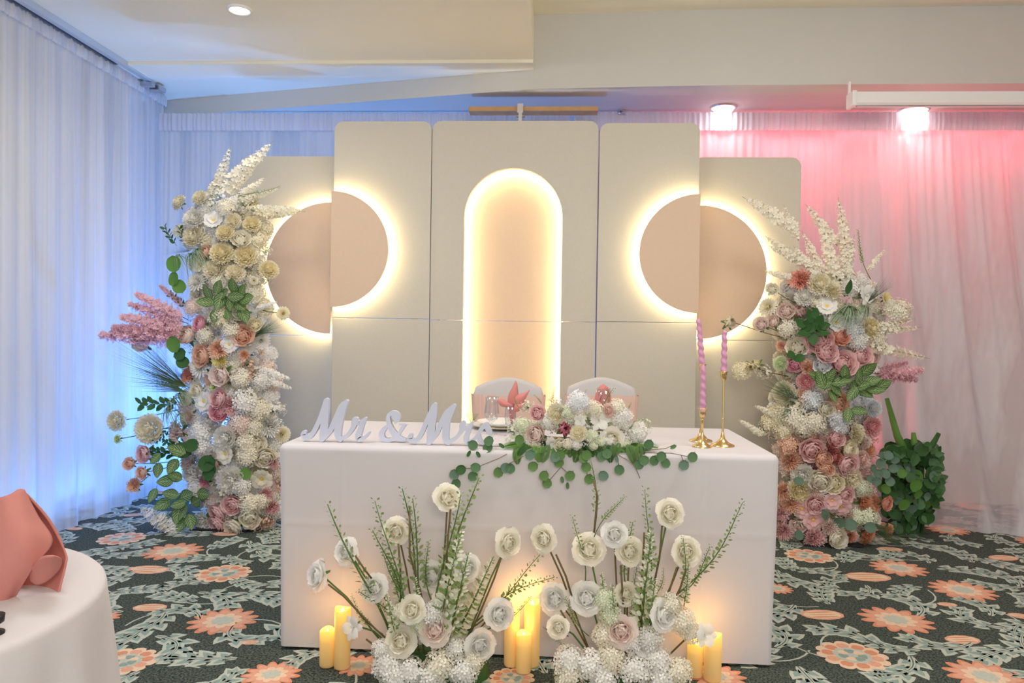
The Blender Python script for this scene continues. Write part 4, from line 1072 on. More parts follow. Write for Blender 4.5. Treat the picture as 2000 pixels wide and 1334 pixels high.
# ---------------------------------------------------------------- left flower tower
def left_tower():
    Y = 4.22; bx = at(440, 1000, Y)
    t = thing('flower_tower', 'tall floor-standing tower of cream, blush and pink blooms on the left, by the blue-lit curtain', 'flower arrangement', (bx.x, Y+.05, 0))
    stand(t, (bx.x, Y+.08, 0), at(440, 420, Y).z)
    prof = [(400, 385, 470), (440, 375, 500), (500, 380, 505), (560, 385, 500), (620, 385, 500), (680, 370, 505), (740, 370, 520), (800, 360, 530), (860, 360, 532), (920, 375, 540), (980, 395, 530), (1020, 405, 520)]
    def ext(y):
        for (y0, a0, c0), (y1, a1, c1) in zip(prof, prof[1:]):
            if y <= y1: f = max(0, (y-y0)/(y1-y0)); return a0+(a1-a0)*f, c0+(c1-c0)*f
        return prof[-1][1:]
    y = 395
    while y < 1030:                                    # body of the tower: close-set pale blooms behind the named ones
        a, c = ext(y); n_ = int((c-a)/26)
        for i in range(n_+1):
            x = a+(c-a)*(i+.5*(int(y) % 2))/max(1, n_)+rngp.uniform(-6, 6)
            k = rngp.choice('hhhllpm'); bloom(t, x, y+rngp.uniform(-6, 6), rngp.uniform(34, 48), k, rngp.choice(('cream', 'white', 'cream', 'ivory') if y < 620 else ('cream', 'white', 'white', 'blush', 'cream')), Y, (a+c)/2, back=.07)
        y += 25
    L = [(350,396,32,'p','cream'),(390,386,30,'p','cream'),(378,428,42,'p','white'),(417,430,36,'a','white'),(455,432,32,'p','cream'),(492,438,34,'p','ivory'),(378,462,46,'p','cream'),(352,452,30,'h','cream'),
         (440,455,36,'p','ivory'),(470,468,34,'r','cream'),(433,495,46,'p','ivory'),(480,500,46,'p','ivory'),(402,493,26,'r','peach'),(390,517,32,'a','cream'),(420,527,46,'p','cream'),(460,534,38,'p','cream'),
         (525,527,38,'p','ivory'),(384,551,38,'m','white'),(425,550,34,'h','cream'),(476,400,36,'l','cream'),(500,410,34,'l','ivory'),(410,400,34,'l','cream'),(505,470,30,'h','ivory'),(440,405,36,'h','cream'),
         (392,634,30,'g','deep'),(367,656,38,'g','blush'),(553,612,26,'m','ivory'),(498,634,26,'r','ivory'),(473,655,38,'g','peach'),(375,600,34,'h','blush'),(430,620,44,'h','ivory'),(470,610,34,'r','cream'),(450,645,36,'h','cream'),(400,655,36,'h','cream'),
         (270,675,28,'b','blush'),(397,694,40,'g','peach'),(427,682,36,'c','peach'),(430,706,28,'c','yellow'),(448,673,32,'a','white'),(477,693,20,'c','peach'),(508,690,24,'l','peach'),(483,715,34,'l','peach'),(495,735,30,'l','peach'),
         (390,716,44,'m','white'),(368,733,30,'c','coral'),(433,733,40,'r','blush'),(470,740,40,'h','cream'),(510,745,36,'h','white'),(385,762,28,'r','cream'),(418,756,18,'m','lime'),(367,778,30,'r','cream'),(399,784,38,'a','white'),
         (429,779,36,'g','pink'),(450,792,36,'c','pink'),(429,805,34,'g','deep'),(475,785,54,'h','white'),(508,800,44,'h','cream'),(535,805,36,'l','cream'),(545,825,20,'l','white'),(370,812,34,'m','blush'),(405,815,32,'l','white'),
         (345,845,42,'c','blush'),(390,847,46,'h','white'),(395,873,44,'h','white'),(440,855,46,'p','white'),(470,830,44,'h','blush'),(495,835,40,'h','cream'),(525,832,40,'c','white'),(441,886,40,'a','cream'),(480,865,44,'h','cream'),(500,868,38,'r','cream'),
         (483,892,44,'h','cream'),(518,893,38,'g','cream'),(400,893,22,'b','deep'),(420,906,20,'r','pink'),(367,905,34,'c','blush'),(380,926,42,'c','white'),(400,941,26,'c','deep'),(452,938,56,'p','white'),(470,950,40,'h','white'),(512,935,42,'a','cream'),
         (385,957,40,'h','white'),(430,955,34,'l','cream'),(485,985,44,'h','cream'),(510,980,34,'h','cream'),(455,985,36,'g','pink'),(427,1001,36,'g','pink'),(425,1022,36,'g','pink'),(400,1020,42,'c','white'),(457,1029,36,'g','cream'),(487,1010,40,'r','cream'),
         (435,970,34,'l','cream'),(520,965,26,'c','pink'),(531,990,28,'c','pink'),(533,905,22,'c','pink'),(520,1018,28,'l','peach'),(500,1028,26,'l','peach')]
    for x, y, d, k, c in L:
        a, e = ext(y); bloom(t, x, y, d*1.05, k, c, Y, (a+e)/2, 740)
    # heads standing off on long stems
    for x, y, d, k, c, sx, sy in ((228,822,42,'p','cream',350,800),(230,858,20,'m','lime',345,830),(292,838,60,'p','cream',370,830),(283,886,34,'g','pink',370,860),(254,905,24,'r','peach',350,900),(279,923,26,'r','peach',350,905),(263,947,30,'c','peach',290,930),(496,548,18,'m','cream',455,560),(553,612,26,'m','ivory',495,600)):
        bloom(t, x, y, d, k, c, Y-.02, x+(20 if x < 400 else -20), back=.06)
        stalk(t, [at(x, y, Y-.02), at((x+sx)/2, (y+sy)/2+3, Y), at(sx, sy, Y+.03)], .0025)
    for a in ((412,392,452,284),(425,380,535,276),(445,385,500,320),(400,400,432,330),(455,395,520,345)): spike(t, *a, 'delphinium_spike', Y, 'cream', wide=1.1)
    for a in ((470,410,590,408),(460,400,548,366),(445,405,520,372)): spike(t, *a, 'delphinium_spike', Y, 'cream', wide=.8)
    spike(t, 465, 385, 548, 364, 'green_sprig', Y-.04); spike(t, 400, 375, 420, 345, 'green_sprig', Y)
    for a in ((500,720,572,742),(505,735,575,762),(500,605,545,588),(495,420,596,412),(510,790,560,800),(490,760,545,735)): spike(t, *a, 'delphinium_spike', Y, 'white' if a[1] > 500 else 'ivory', wide=1.1)
    for a in ((372,655,190,655),(370,648,215,640),(368,632,248,592),(368,625,262,572),(362,600,310,556),(372,640,232,618),(370,660,250,668)): spike(t, *a, 'astilbe_plume', Y-.03, 'astil', wide=1.15)
    for a in ((330,1028,272,990),(345,1045,300,1003),(350,1050,330,1010)): spike(t, *a, 'delphinium_spike', Y-.12, 'white', wide=2.6)
    # foliage
    for x, y, s, an in ((408,570,34,100),(428,560,30,60),(458,558,36,80),(474,570,34,50),(484,585,36,10),(402,592,36,190),(430,588,36,250),(450,592,30,280),(470,600,32,320),(476,616,34,-70),(421,618,30,-80),(446,615,28,-60),(440,575,34,20),(462,580,34,0),
                        (310,918,30,270),(338,910,32,240),(325,940,34,190),(342,930,30,150),(300,968,30,260),(318,985,34,210),(348,1005,36,260),(367,968,38,20),(385,978,36,30),(400,965,36,0),(360,1000,34,-100),(372,1020,34,-70),(356,1025,30,-110),(345,880,36,160),(305,895,26,230),(335,965,32,170),(320,1020,32,250),(350,985,30,200)):
        pleaf(t, x, y, s, an, 'variegated_leaf', Y-.12-.02*rngp.random(), wide=1.25)
    for x, y, s, an, m_ in ((340,516,34,100,M_LEAFB),(340,545,30,-90,M_LEAFB),(350,560,30,-60,M_LEAFB),(340,673,34,120,M_LEAFB),(352,692,28,20,M_LEAF),(357,708,28,-40,M_LEAF),(357,880,36,150,M_LEAF),(375,870,30,200,M_LEAF),(405,905,36,200,M_LEAF),(410,915,30,-60,M_LEAF),(480,925,26,30,M_FERN),(330,1030,30,-150,M_LEAF),(408,925,30,-120,M_LEAF)):
        pleaf(t, x, y, s, an, 'round_leaf', Y-.10, m_)
    for x0, y0, x1, y1 in ((345,480,318,440),(360,480,350,440),(350,790,268,788),(365,600,330,572),(360,870,315,862),(330,840,300,865),(355,890,290,880)): spike(t, x0, y0, x1, y1, 'leafy_sprig', Y-.02, wide=.9)
    for x, y, s in ((372,498,62),(385,488,52),(350,500,46),(340,780,66),(350,770,56),(330,800,52),(350,810,40)): put('spider_grass', t, at(x, y, Y-.08), (-.3, -.4, 1), s*mpp(at(x, y, Y)))
    for a in ((362,752,214,664),(365,755,232,716),(360,740,240,650),(362,765,262,736),(495,660,556,612),(500,652,560,630),(372,490,300,486)): spike(t, *a, 'needle_grass', Y-.02, wide=.8)
left_tower()

# ---------------------------------------------------------------- right flower tower
def right_tower():
    Y = 4.28; bx = at(1620, 1040, Y)
    t = thing('flower_tower', 'tall floor-standing tower of white, pink and peach blooms on the right, by the pink-lit curtain', 'flower arrangement', (bx.x, Y+.05, 0))
    stand(t, (bx.x, Y+.08, 0), at(1620, 560, Y).z)
    prof = [(540, 1560, 1680), (580, 1545, 1700), (640, 1530, 1720), (700, 1530, 1705), (760, 1545, 1695), (820, 1510, 1700), (880, 1530, 1690), (940, 1545, 1690), (1000, 1530, 1700), (1045, 1550, 1690)]
    def ext(y):
        for (y0, a0, c0), (y1, a1, c1) in zip(prof, prof[1:]):
            if y <= y1: f = max(0, (y-y0)/(y1-y0)); return a0+(a1-a0)*f, c0+(c1-c0)*f
        return prof[-1][1:]
    y = 545
    while y < 1050:
        a, c = ext(y); n_ = int((c-a)/27)
        for i in range(n_+1):
            x = a+(c-a)*i/max(1, n_)+rngp.uniform(-6, 6)
            cols = ('cream', 'white', 'cream') if y < 660 else (('white', 'cream', 'blush', 'lilac') if y < 840 else ('blush', 'cream', 'peach', 'pink', 'blush'))
            bloom(t, x, y+rngp.uniform(-6, 6), rngp.uniform(34, 46), rngp.choice('hhlprg'), rngp.choice(cols), Y, (a+c)/2, back=.07)
        y += 26
    L = [(1563,547,40,'c','coral'),(1600,555,46,'p','cream'),(1625,568,36,'c','ivory'),(1572,580,38,'p','white'),(1593,590,26,'r','cream'),(1615,598,38,'a','white'),(1500,600,36,'m','cream'),(1535,607,30,'g','blush'),(1560,605,28,'b','blush'),
         (1487,634,26,'g','blush'),(1510,629,26,'r','blush'),(1538,642,40,'h','cream'),(1632,630,38,'a','white'),(1665,642,42,'h','lilac'),(1690,576,42,'o','white'),(1705,570,24,'r','white'),(1660,560,40,'h','white'),(1650,545,36,'l','cream'),
         (1730,584,28,'a','yellow'),(1755,608,50,'h','cream'),(1740,600,34,'h','cream'),(1700,642,44,'p','ivory'),(1675,665,40,'h','white'),(1600,665,48,'g','pink'),(1640,656,36,'g','coral'),(1613,688,42,'g','pink'),(1557,678,38,'r','cream'),(1526,676,20,'c','peach'),
         (1525,710,30,'p','greenwhite'),(1552,711,30,'g','deep'),(1578,718,30,'c','peach'),(1607,713,32,'r','lilac'),(1645,710,48,'g','pink'),(1680,695,40,'g','pink'),(1450,724,40,'h','ivory'),(1475,712,20,'b','ivory'),(1492,728,34,'l','cream'),
         (1574,745,36,'p','pink'),(1533,768,46,'p','cream'),(1588,779,42,'h','lilac'),(1635,786,40,'g','peach'),(1555,789,24,'r','cream'),(1613,798,28,'g','cream'),(1706,797,34,'p','lilac'),(1520,810,44,'h','ivory'),(1550,816,50,'h','cream'),
         (1590,825,44,'h','cream'),(1635,815,40,'h','lilac'),(1640,834,36,'h','lilac'),(1703,834,40,'p','pink'),(1490,838,34,'l','cream'),(1505,825,36,'h','ivory'),(1530,842,36,'h','ivory'),(1570,835,40,'h','cream'),(1632,856,32,'g','pink'),(1585,878,44,'g','pink'),
         (1624,878,30,'c','rust'),(1631,893,24,'g','rust'),(1657,879,34,'g','ivory'),(1672,848,36,'c','ivory'),(1540,870,40,'h','peach'),(1545,900,40,'c','peach'),(1606,896,32,'g','peach'),(1613,915,30,'g','peach'),(1652,907,42,'g','pink'),(1683,897,36,'p','blush'),
         (1568,927,44,'p','white'),(1602,938,42,'g','cream'),(1628,943,36,'g','ivory'),(1662,935,44,'p','cream'),(1562,958,48,'p','ivory'),(1593,958,30,'c','blush'),(1532,960,36,'c','peach'),(1545,985,36,'c','peach'),(1566,994,36,'a','pink'),(1592,985,34,'g','pink'),
         (1588,1015,40,'a','pink'),(1625,978,34,'a','pink'),(1648,967,34,'g','pink'),(1643,989,36,'a','pink'),(1660,1008,26,'c','blush'),(1685,955,36,'h','greenwhite'),(1688,981,34,'c','orange'),(1700,998,22,'c','orange'),(1692,1012,46,'h','greenwhite'),(1672,1010,34,'h','greenwhite'),
         (1730,983,26,'g','coral'),(1590,1050,40,'c','pink'),(1633,1051,38,'g','cream'),(1692,1046,34,'c','orange'),(1700,1030,24,'c','orange'),(1735,1036,24,'c','orange'),(1525,1002,30,'c','pink'),(1530,1037,34,'c','pink'),(1660,1048,24,'c','coral'),(1620,1030,30,'c','blush'),(1560,1025,30,'r','blush'),
         (1722,893,30,'l','white'),(1600,640,34,'h','cream'),(1715,660,34,'h','cream'),(1575,770,30,'r','peach'),(1660,820,30,'l','white'),(1690,865,24,'c','blush')]
    for x, y, d, k, c in L:
        a, e = ext(y); bloom(t, x, y, d*1.05, k, c, Y, (a+e)/2, 780)
    for x, y, d, k, c, sx, sy in ((1508,565,24,'r','cream',1570,600),(1427,628,26,'b','cream',1560,668),(1487,634,26,'g','blush',1550,655),(1466,716,22,'b','ivory',1540,735)):
        bloom(t, x, y, d, k, c, Y-.02, x+20, back=.04); stalk(t, [at(x, y, Y), at((x+sx)/2, (y+sy)/2+2, Y), at(sx, sy, Y+.03)], .0022, M_BROWN)
    for a in ((1560,450,1450,383),(1635,480,1573,397),(1655,510,1638,385),(1610,540,1566,452),(1570,520,1494,460),(1650,560,1668,458),(1695,528,1731,484),(1550,545,1490,528),(1680,650,1788,622),(1690,675,1816,700),(1590,520,1500,480),(1640,560,1600,430),(1665,565,1640,470),(1700,645,1800,640),(1560,470,1530,400),(1610,560,1550,480),(1490,850,1440,818),(1530,820,1470,790),(1720,610,1790,600)):
        spike(t, *a, 'delphinium_spike', Y-.02, 'cream', wide=1.15)
    spike(t, 1700, 545, 1672, 450, 'green_sprig', Y)
    for a in ((1710,738,1806,722),(1700,728,1795,742),(1715,720,1775,708)): spike(t, *a, 'astilbe_plume', Y, 'astil', wide=1.6)
    for x, y, s, an in ((1602,740,36,110),(1619,735,36,60),(1642,748,38,0),(1608,752,34,200),(1630,760,34,-60),(1592,735,32,160),(1668,752,34,80),(1685,754,34,20),(1694,720,40,50),(1702,745,34,10),(1724,752,36,30),(1688,768,34,-40),(1710,764,34,-10),(1656,812,32,-100),(1678,803,30,-5),(1648,740,30,60),(1665,770,34,-120),(1625,775,30,-80),(1650,725,30,90),(1675,735,34,100)):
        pleaf(t, x, y, s, an, 'variegated_leaf', Y-.15-.02*rngp.random(), wide=1.1)
    for x, y, s, an in ((1580,618,30,120),(1600,628,30,60),(1570,652,28,200),(1585,640,28,30),(1605,650,28,-20),(1562,632,24,150),(1588,662,28,-90),(1592,612,22,90),(1575,636,26,80),(1598,640,24,170),(1610,636,22,10),(1560,700,24,210),(1545,695,24,-60),(1655,560,30,100)): pleaf(t, x, y, s, an, 'broad_leaf', Y-.13, M_LEAF, wide=1.5)
    for x, y, s, an in ((1720,905,22,80),(1735,890,20,30),(1705,915,18,120),(1728,925,22,-30),(1712,940,20,200),(1745,915,20,10),(1715,925,18,60),(1738,940,20,-60),(1700,935,18,150),(1722,890,18,100),(1748,898,18,40),(1700,1030,24,0),(1640,1020,24,100),(1610,1005,22,-60),(1560,1045,22,150),(1660,1025,26,30),(1560,940,20,180)): pleaf(t, x, y, s, an, 'round_leaf', Y-.12, M_EUC2)
    for a in ((1565,1030,1548,985),(1620,1000,1640,1030),(1640,1000,1600,1025)): spike(t, *a, 'needle_grass', Y-.12, wide=1.0)
    for x, y, s in ((1658,600,64),(1672,606,56),(1645,612,50),(1690,600,46)): put('spider_grass', t, at(x, y, Y-.14), (.2, -.4, 1), s*mpp(at(x, y, Y)))
    for a in ((1695,590,1750,530),(1700,592,1775,560),(1562,782,1480,730),(1558,790,1478,768),(1560,800,1500,815),(1700,1020,1770,1060),(1710,1040,1800,1075)): spike(t, *a, 'needle_grass', Y-.05, wide=.8)
right_tower()

# leafy green bush behind the right tower
def bush():
    Y = 4.45; c = at(1785, 1030, Y)
    t = thing('leafy_plant', 'dark green leafy plant with two upright stalks, right of the right flower tower', 'plant', (c.x, Y, 0))
    g = atz(1785, 1042); Y = g.y-.02
    for a0, a1, a2 in (((1775,900),(1752,850),(1732,778)),((1800,910),(1815,880),(1834,846)),((1790,900),(1786,870),(1784,845))):
        b = MB(); b.tube([at(*a0, Y), at(*a1, Y), at(*a2, Y)], .030, 8, r2=.012); b.build('stalk', M_FERN if a0[0] != 1800 else M_LEAF, t)
    b = MB()
    for ang in range(5):
        q = at(1775+ang*6, 1030, Y); b.tube([(q.x, q.y, 0.002), at(1760+ang*14, 960, Y), at(1750+ang*18, 900, Y)], .010, 6, r2=.005)
    b.build('stem', M_LEAF, t)
    rg = random.Random(5)
    for i in range(260):
        y = rg.uniform(868, 1035); f = (y-868)/167; hw = 20+38*math.sin(math.pi*min(1, .25+f*.62)); x = 1783-8*f+rg.uniform(-hw, hw)
        m_ = rg.choice((M_LEAF, M_LEAF, M_LEAF, M_EUC, M_EUC2)) if rg.random() < .93 else M_LEAFB
        pleaf(t, x, y, rg.uniform(16, 30), rg.uniform(0, 360), rg.choice(('broad_leaf', 'broad_leaf', 'round_leaf')), Y-rg.uniform(-.12, .12), m_, wide=1.3)
    for x, y, s in ((1788,948,28),(1765,985,26),(1793,965,20),(1762,925,20)): pleaf(t, x, y, s, 60, 'round_leaf', Y-.15, M_LEAFB)
    for i in range(9): spike(t, 1735+i*8, 1058, 1722+i*15, 1032+rg.uniform(-8, 14), 'needle_grass', g.y-.05-.01*i, wide=1.1)
bush()

# ---------------------------------------------------------------- floor arrangements in front of the table
def floor_arr(label, cx, roses, hyd, sprigs, stems, vers, Y):
    base = at(cx, 1330, Y); t = thing('floor_flower_arrangement', label, 'flower arrangement', (base.x, Y, 0))
    b = MB()
    def fn(u, v):
        a = u*2*math.pi; rx, ry = .20, .11; rr = math.cos(v*math.pi/2)**.5
        return Vector((base.x+rx*rr*math.cos(a), Y+.03+ry*rr*math.sin(a), .075*math.sin(v*math.pi/2)+.002))
    b.grid(fn, 24, 5, closeu=True); b.build('foam_base', M_LEAF, t)
    bp_ = Vector((base.x, Y+.02, .06))
    for x, y, d, c, k, fx in roses:
        dy = -.05 if y > 1180 else rngp.uniform(-.03, .05); L = at(x, y, Y+dy)
        d3 = Vector((fx+rngp.uniform(-.2, .2), -1, rngp.uniform(.1, .5)))
        put(KN[k], t, L, d3, d*mpp(L)*(1.14 if k in 'wW' else 1), P[c])
        q = L+Vector((0, .02, 0)); b0 = bp_+Vector(((x-cx)*.0006, 0, 0))
        stalk(t, [q, q.lerp(b0, .35)+Vector((0, .015, .012)), q.lerp(b0, .7)+Vector((0, .01, 0)), b0], .0032, M_STEM if rngp.random() < .5 else M_BROWN)
    for x, y, d, c in hyd:
        L = at(x, y, Y-.03-.05*max(0, (y-1230)/100)); L.z = max(L.z, .38*d*mpp(L)); put('hydrangea', t, L, (rngp.uniform(-.4, .4), -1, .6), d*mpp(L), P[c])
    for x0, y0, x1, y1 in sprigs: spike(t, x0, y0, x1, y1, 'green_sprig', Y+rngp.uniform(-.02, .04), wide=1.0+60/max(60, math.hypot(x1-x0, y1-y0)))
    for x0, y0, x1, y1 in vers: spike(t, x0, y0, x1, y1, 'veronica_spike', Y+rngp.uniform(-.03, .03), wide=1.5)
    for pts in stems: stalk(t, [at(x, y, Y-.02) for x, y in pts], .0034, M_BROWN)
    return t, bp_
YA = 2.47
t, _ = floor_arr('low floor arrangement of white reflexed roses and sprigs, left of the middle candles', 840,
    [(677,1078,50,'white','w',-.6),(622,1124,56,'white','W',-1.0),(732,1148,50,'white','w',-.1),(774,1037,48,'cream','W',-.1),(873,972,50,'cream','w',.5),(845,1125,56,'white','W',0),(805,1190,50,'cream','w',-.2),
     (912,1110,50,'white','W',.5),(850,1230,58,'blush','w',.0),(783,1252,56,'cream','W',-.2),(690,1226,50,'white','o',-.5),(992,1060,54,'cream','W',.7),(975,1200,54,'white','W',.5),(937,1260,56,'white','w',.4),(870,1175,50,'cream','w',.1)],
    [(845,1200,50,'white'),(755,1300,60,'white'),(800,1312,60,'white'),(860,1300,66,'cream'),(905,1312,60,'white'),(890,1265,44,'white'),(745,1268,40,'white'),(925,1290,44,'cream'),(770,1325,60,'white'),(840,1325,60,'white'),(820,1220,40,'greenwhite'),(780,1195,36,'cream')],
    [(760,1250,643,985),(790,1240,741,978),(830,1200,784,952),(840,1240,800,972),(850,1230,895,962),(880,1210,924,932),(790,1230,737,1033),(745,1240,684,1167),(910,1230,1058,1090),(930,1210,1078,1122),(850,1190,830,1060),(800,1200,748,1080),(940,1240,1040,1170),(790,1240,705,1150),(880,1290,960,1290),(820,1270,770,1230)],
    [[(641,1141),(672,1165),(705,1200),(735,1230),(758,1250)],[(694,1085),(712,1112),(726,1130)],[(980,1085),(965,1130),(940,1190),(915,1245)],[(778,1062),(782,1110),(783,1180)],[(880,995),(874,1060),(870,1145)],[(715,1248),(738,1266)],[(884,1130),(882,1180)],[(800,990),(800,1080),(825,1170)]],
    [(850,1270,900,1040),(880,1260,963,1089),(800,1250,765,1110),(870,1280,915,1080),(780,1270,755,1160),(830,1260,810,1130)], YA)
t2, _ = floor_arr('low floor arrangement of white reflexed roses over hydrangeas, right of the middle candles', 1220,
    [(1062,1052,50,'cream','W',-.6),(1150,1073,58,'cream','w',-.1),(1200,1043,46,'white','W',0),(1230,1077,52,'cream','w',.1),(1308,1003,52,'cream','W',.3),(1340,1078,54,'cream','w',.3),(1083,1170,56,'white','w',-.6),
     (1146,1168,58,'white','W',-.1),(1295,1202,56,'white','w',.4),(1213,1232,58,'blush','W',0),(1222,1160,42,'cream','w',.1),(1377,1240,50,'white','o',.5),(1090,1225,40,'cream','w',-.4),(1260,1260,40,'white','W',0)],
    [(1110,1288,58,'white'),(1150,1300,64,'white'),(1195,1285,60,'cream'),(1240,1308,64,'white'),(1285,1290,56,'white'),(1325,1312,56,'cream'),(1180,1240,50,'cream'),(1270,1245,56,'white'),(1330,1212,56,'cream'),(1182,1170,44,'greenwhite'),(1350,1235,44,'cream'),(1110,1320,56,'cream'),(1180,1325,60,'white'),(1290,1328,60,'white'),(1310,1180,46,'cream'),(1190,1200,44,'greenwhite'),(1235,1255,44,'white')],
    [(1165,1060,1156,898),(1162,1050,1218,966),(1140,1150,1124,1010),(1260,1180,1267,958),(1275,1180,1299,1108),(1310,1180,1458,986),(1320,1170,1392,1072),(1110,1245,1062,1226),(1150,1240,1100,1170),(1230,1180,1228,1020),(1240,1280,1230,1170),(1250,1220,1240,1110),(1140,1280,1080,1250),(1320,1180,1340,1050)],
    [[(1086,1083),(1105,1125),(1117,1165)],[(1212,1105),(1215,1145),(1217,1180)],[(1293,1026),(1288,1090),(1276,1145)],[(1322,1108),(1310,1145),(1297,1175)],[(1258,1040),(1256,1090),(1252,1150),(1248,1230)],[(1340,1112),(1328,1150),(1310,1185)],[(1095,1192),(1112,1222)],[(1160,940),(1167,970),(1164,1010),(1160,1040)]],
    [(1250,1250,1272,1040),(1245,1240,1262,1110),(1190,1230,1175,1120),(1265,1260,1280,1130),(1205,1260,1195,1140),(1335,1190,1345,1100)], YA-.02)

# ---------------------------------------------------------------- table centrepiece
def centrepiece():
    Y = 2.72; c = at(1130, 870, Y)
    t = thing('table_centrepiece', 'long centrepiece of roses, hydrangea and trailing eucalyptus on the table edge', 'flower arrangement', (c.x, Y, TZ))
    a, e = at(1045, 880, Y).x, at(1200, 880, Y).x
    b = MB(); b.box((a, Y-.055, TZ+.001), (e, Y+.055, TZ+.03)); bevel(b.build('tray', M_BLACK, t, smooth=False), .008)
    for i in range(20):
        x = 1020+i*12.5; bloom(t, x, 842-22*math.sin(math.pi*i/19)+rngp.uniform(-8, 8), 36, rngp.choice('hhlp'), rngp.choice(('white', 'greenwhite', 'cream')), Y, 1130, back=.10)
    L = [(1050,807,30,'g','pink'),(1088,808,42,'p','cream'),(1047,848,40,'g','blush'),(1104,838,32,'b','deep'),(1130,846,36,'p','cream'),(1076,862,22,'o','white'),(1133,822,26,'o','white'),(1130,785,46,'h','lilac'),(1170,820,46,'o','white'),(1188,802,30,'p','blush'),
         (1215,815,46,'h','white'),(1195,858,50,'w','cream'),(1245,845,42,'h','white'),(1000,848,36,'l','greenwhite'),(1030,795,32,'l','greenwhite'),(1085,788,34,'l','lilac'),(1155,850,30,'h','greenwhite'),(1178,852,22,'o','white'),(1020,830,34,'h','greenwhite'),(1070,825,30,'h','white'),(1160,800,36,'h','cream'),(1225,850,30,'l','white'),(1110,805,30,'h','greenwhite'),(1205,795,34,'h','cream'),(1000,828,28,'l','white')]
    for x, y, d, k, cc in L: bloom(t, x, y, d, k, cc, Y, 1130, 900)
    for a in ((1080,800,1081,755),(1130,800,1145,762),(1150,830,1200,760),(1225,810,1232,785),(1225,850,1240,820),(1020,800,1002,775),(1060,800,1045,770),(1130,820,1128,780),(1230,830,1262,815)): spike(t, *a, 'green_sprig', Y-.03, wide=1.8)
    for i in range(24):
        x = 1015+i*9.5; ang = 200+140*(i/23)+rngp.uniform(-15, 15)
        L0 = at(x, 872, Y-.03); ax = Vector((math.cos(R(ang)), -.5, math.sin(R(ang))*.25)); leaf_put('fern_frond', t, L0+Vector((0, 0, .012)), ax, rngp.uniform(.06, .10), face=(0, -.4, 1))
    for i in range(13):
        x = 1030+i*16; k = rngp.choice('hhlr'); bloom(t, x, 866+rngp.uniform(-5, 5), rngp.uniform(20, 30), k, rngp.choice(('white', 'greenwhite', 'cream', 'white')), Y, 1130, 900, back=-.005)
    for i in range(20):
        x = 1010+i*12.5+rngp.uniform(-4, 4); ang = 250+50*(i/29)+rngp.uniform(-35, 35)
        leaf_put('fern_frond', t, at(x, 866+rngp.uniform(-3, 5), 2.64), (math.cos(R(ang)), -.25, math.sin(R(ang))), rngp.uniform(.045, .07), rngp.choice((M_FERN, M_LEAF, M_EUC3)), face=(0, -1, .5))
    # trailing eucalyptus: flat on the cloth, then hanging in front of it
    lf = [(245,575,0),(365,545,0),(357,595,0),(215,640,1),(285,645,1),(460,580,1),(155,760,1),(105,795,2),(120,865,0),(265,745,0),(245,810,0),(435,780,3),(490,745,2),(525,750,0),(595,535,3),(675,650,2),(697,735,3),(865,665,2),(890,705,3),(780,805,3),(800,860,3),(915,835,0),(975,805,3),(955,880,0),(1075,670,3),(1095,740,3),(1120,830,3),(1225,805,2),(1215,660,0),(1250,640,0),(1325,680,2),(1345,760,0),(1505,620,0),(1490,720,0),(1530,690,0),(1605,690,0),(1660,660,0),(1690,710,0),(1830,725,2),(1895,665,0),(1750,590,0),(1565,570,0),(1100,650,3),(900,650,3)]
    for u, v, k in lf:
        x, y = 860+u/3.846, 720+v/3.846
        small = (u, v) in ((460,580),(915,835),(955,880),(1750,590),(215,640),(285,645),(1325,680))
        Yl = 2.605 if y > 886 else 2.64
        L0 = at(x, y, Yl); s = (14 if small else 21)*mpp(L0); an = R(rngp.uniform(200, 340))
        ax = Vector((math.cos(an), -.15, math.sin(an)))
        m_ = (M_EUC, M_LEAF, M_EUC2, M_EUC3)[k]
        leaf_put('round_leaf', t, L0-ax.normalized()*s*.5, ax, s, m_, wide=.6 if small else 1.05, face=(rngp.uniform(-.3, .3), -1, .3))['label'] = 'eucalyptus leaf'
    br = [[(1010,876),(975,895),(950,905),(925,915),(900,915),(885,932)],[(990,872),(960,872),(930,868),(912,880)],[(1040,880),(1010,898),(985,910)],[(1090,885),(1096,912),(1080,930),(1068,945)],[(1096,912),(1115,930)],[(1190,880),(1225,898),(1240,910),(1250,934)],[(1230,880),(1280,885),(1310,885),(1350,893)],[(1260,880),(1300,876),(1318,868)],[(1205,885),(1208,905),(1210,918)],[(1150,885),(1142,910),(1150,935)],[(1050,882),(1045,898)],[(1330,888),(1336,905)]]
    for pts in br:
        b = MB(); b.tube([at(x, y, 2.61 if y > 884 else 2.66) for x, y in pts], .0013, 5); b.build('twig', M_BRANCH, t)
centrepiece()
# small green tuft standing behind the word Mrs
b = MB(); q = atz(922, 830, TZ)
for i in range(9):
    a = random.uniform(-.8, .8); b.tube([(q.x, q.y, TZ+.001), (q.x+.012*a, q.y, TZ+.02), (q.x+.04*a, q.y+random.uniform(-.01, .01), TZ+.05)], .0008, 4)
o = b.build('moss_tuft', M_SPRIG, origin=(q.x, q.y, TZ)); tag(o, 'tiny sprig of green moss standing behind the word Mrs', 'plant')

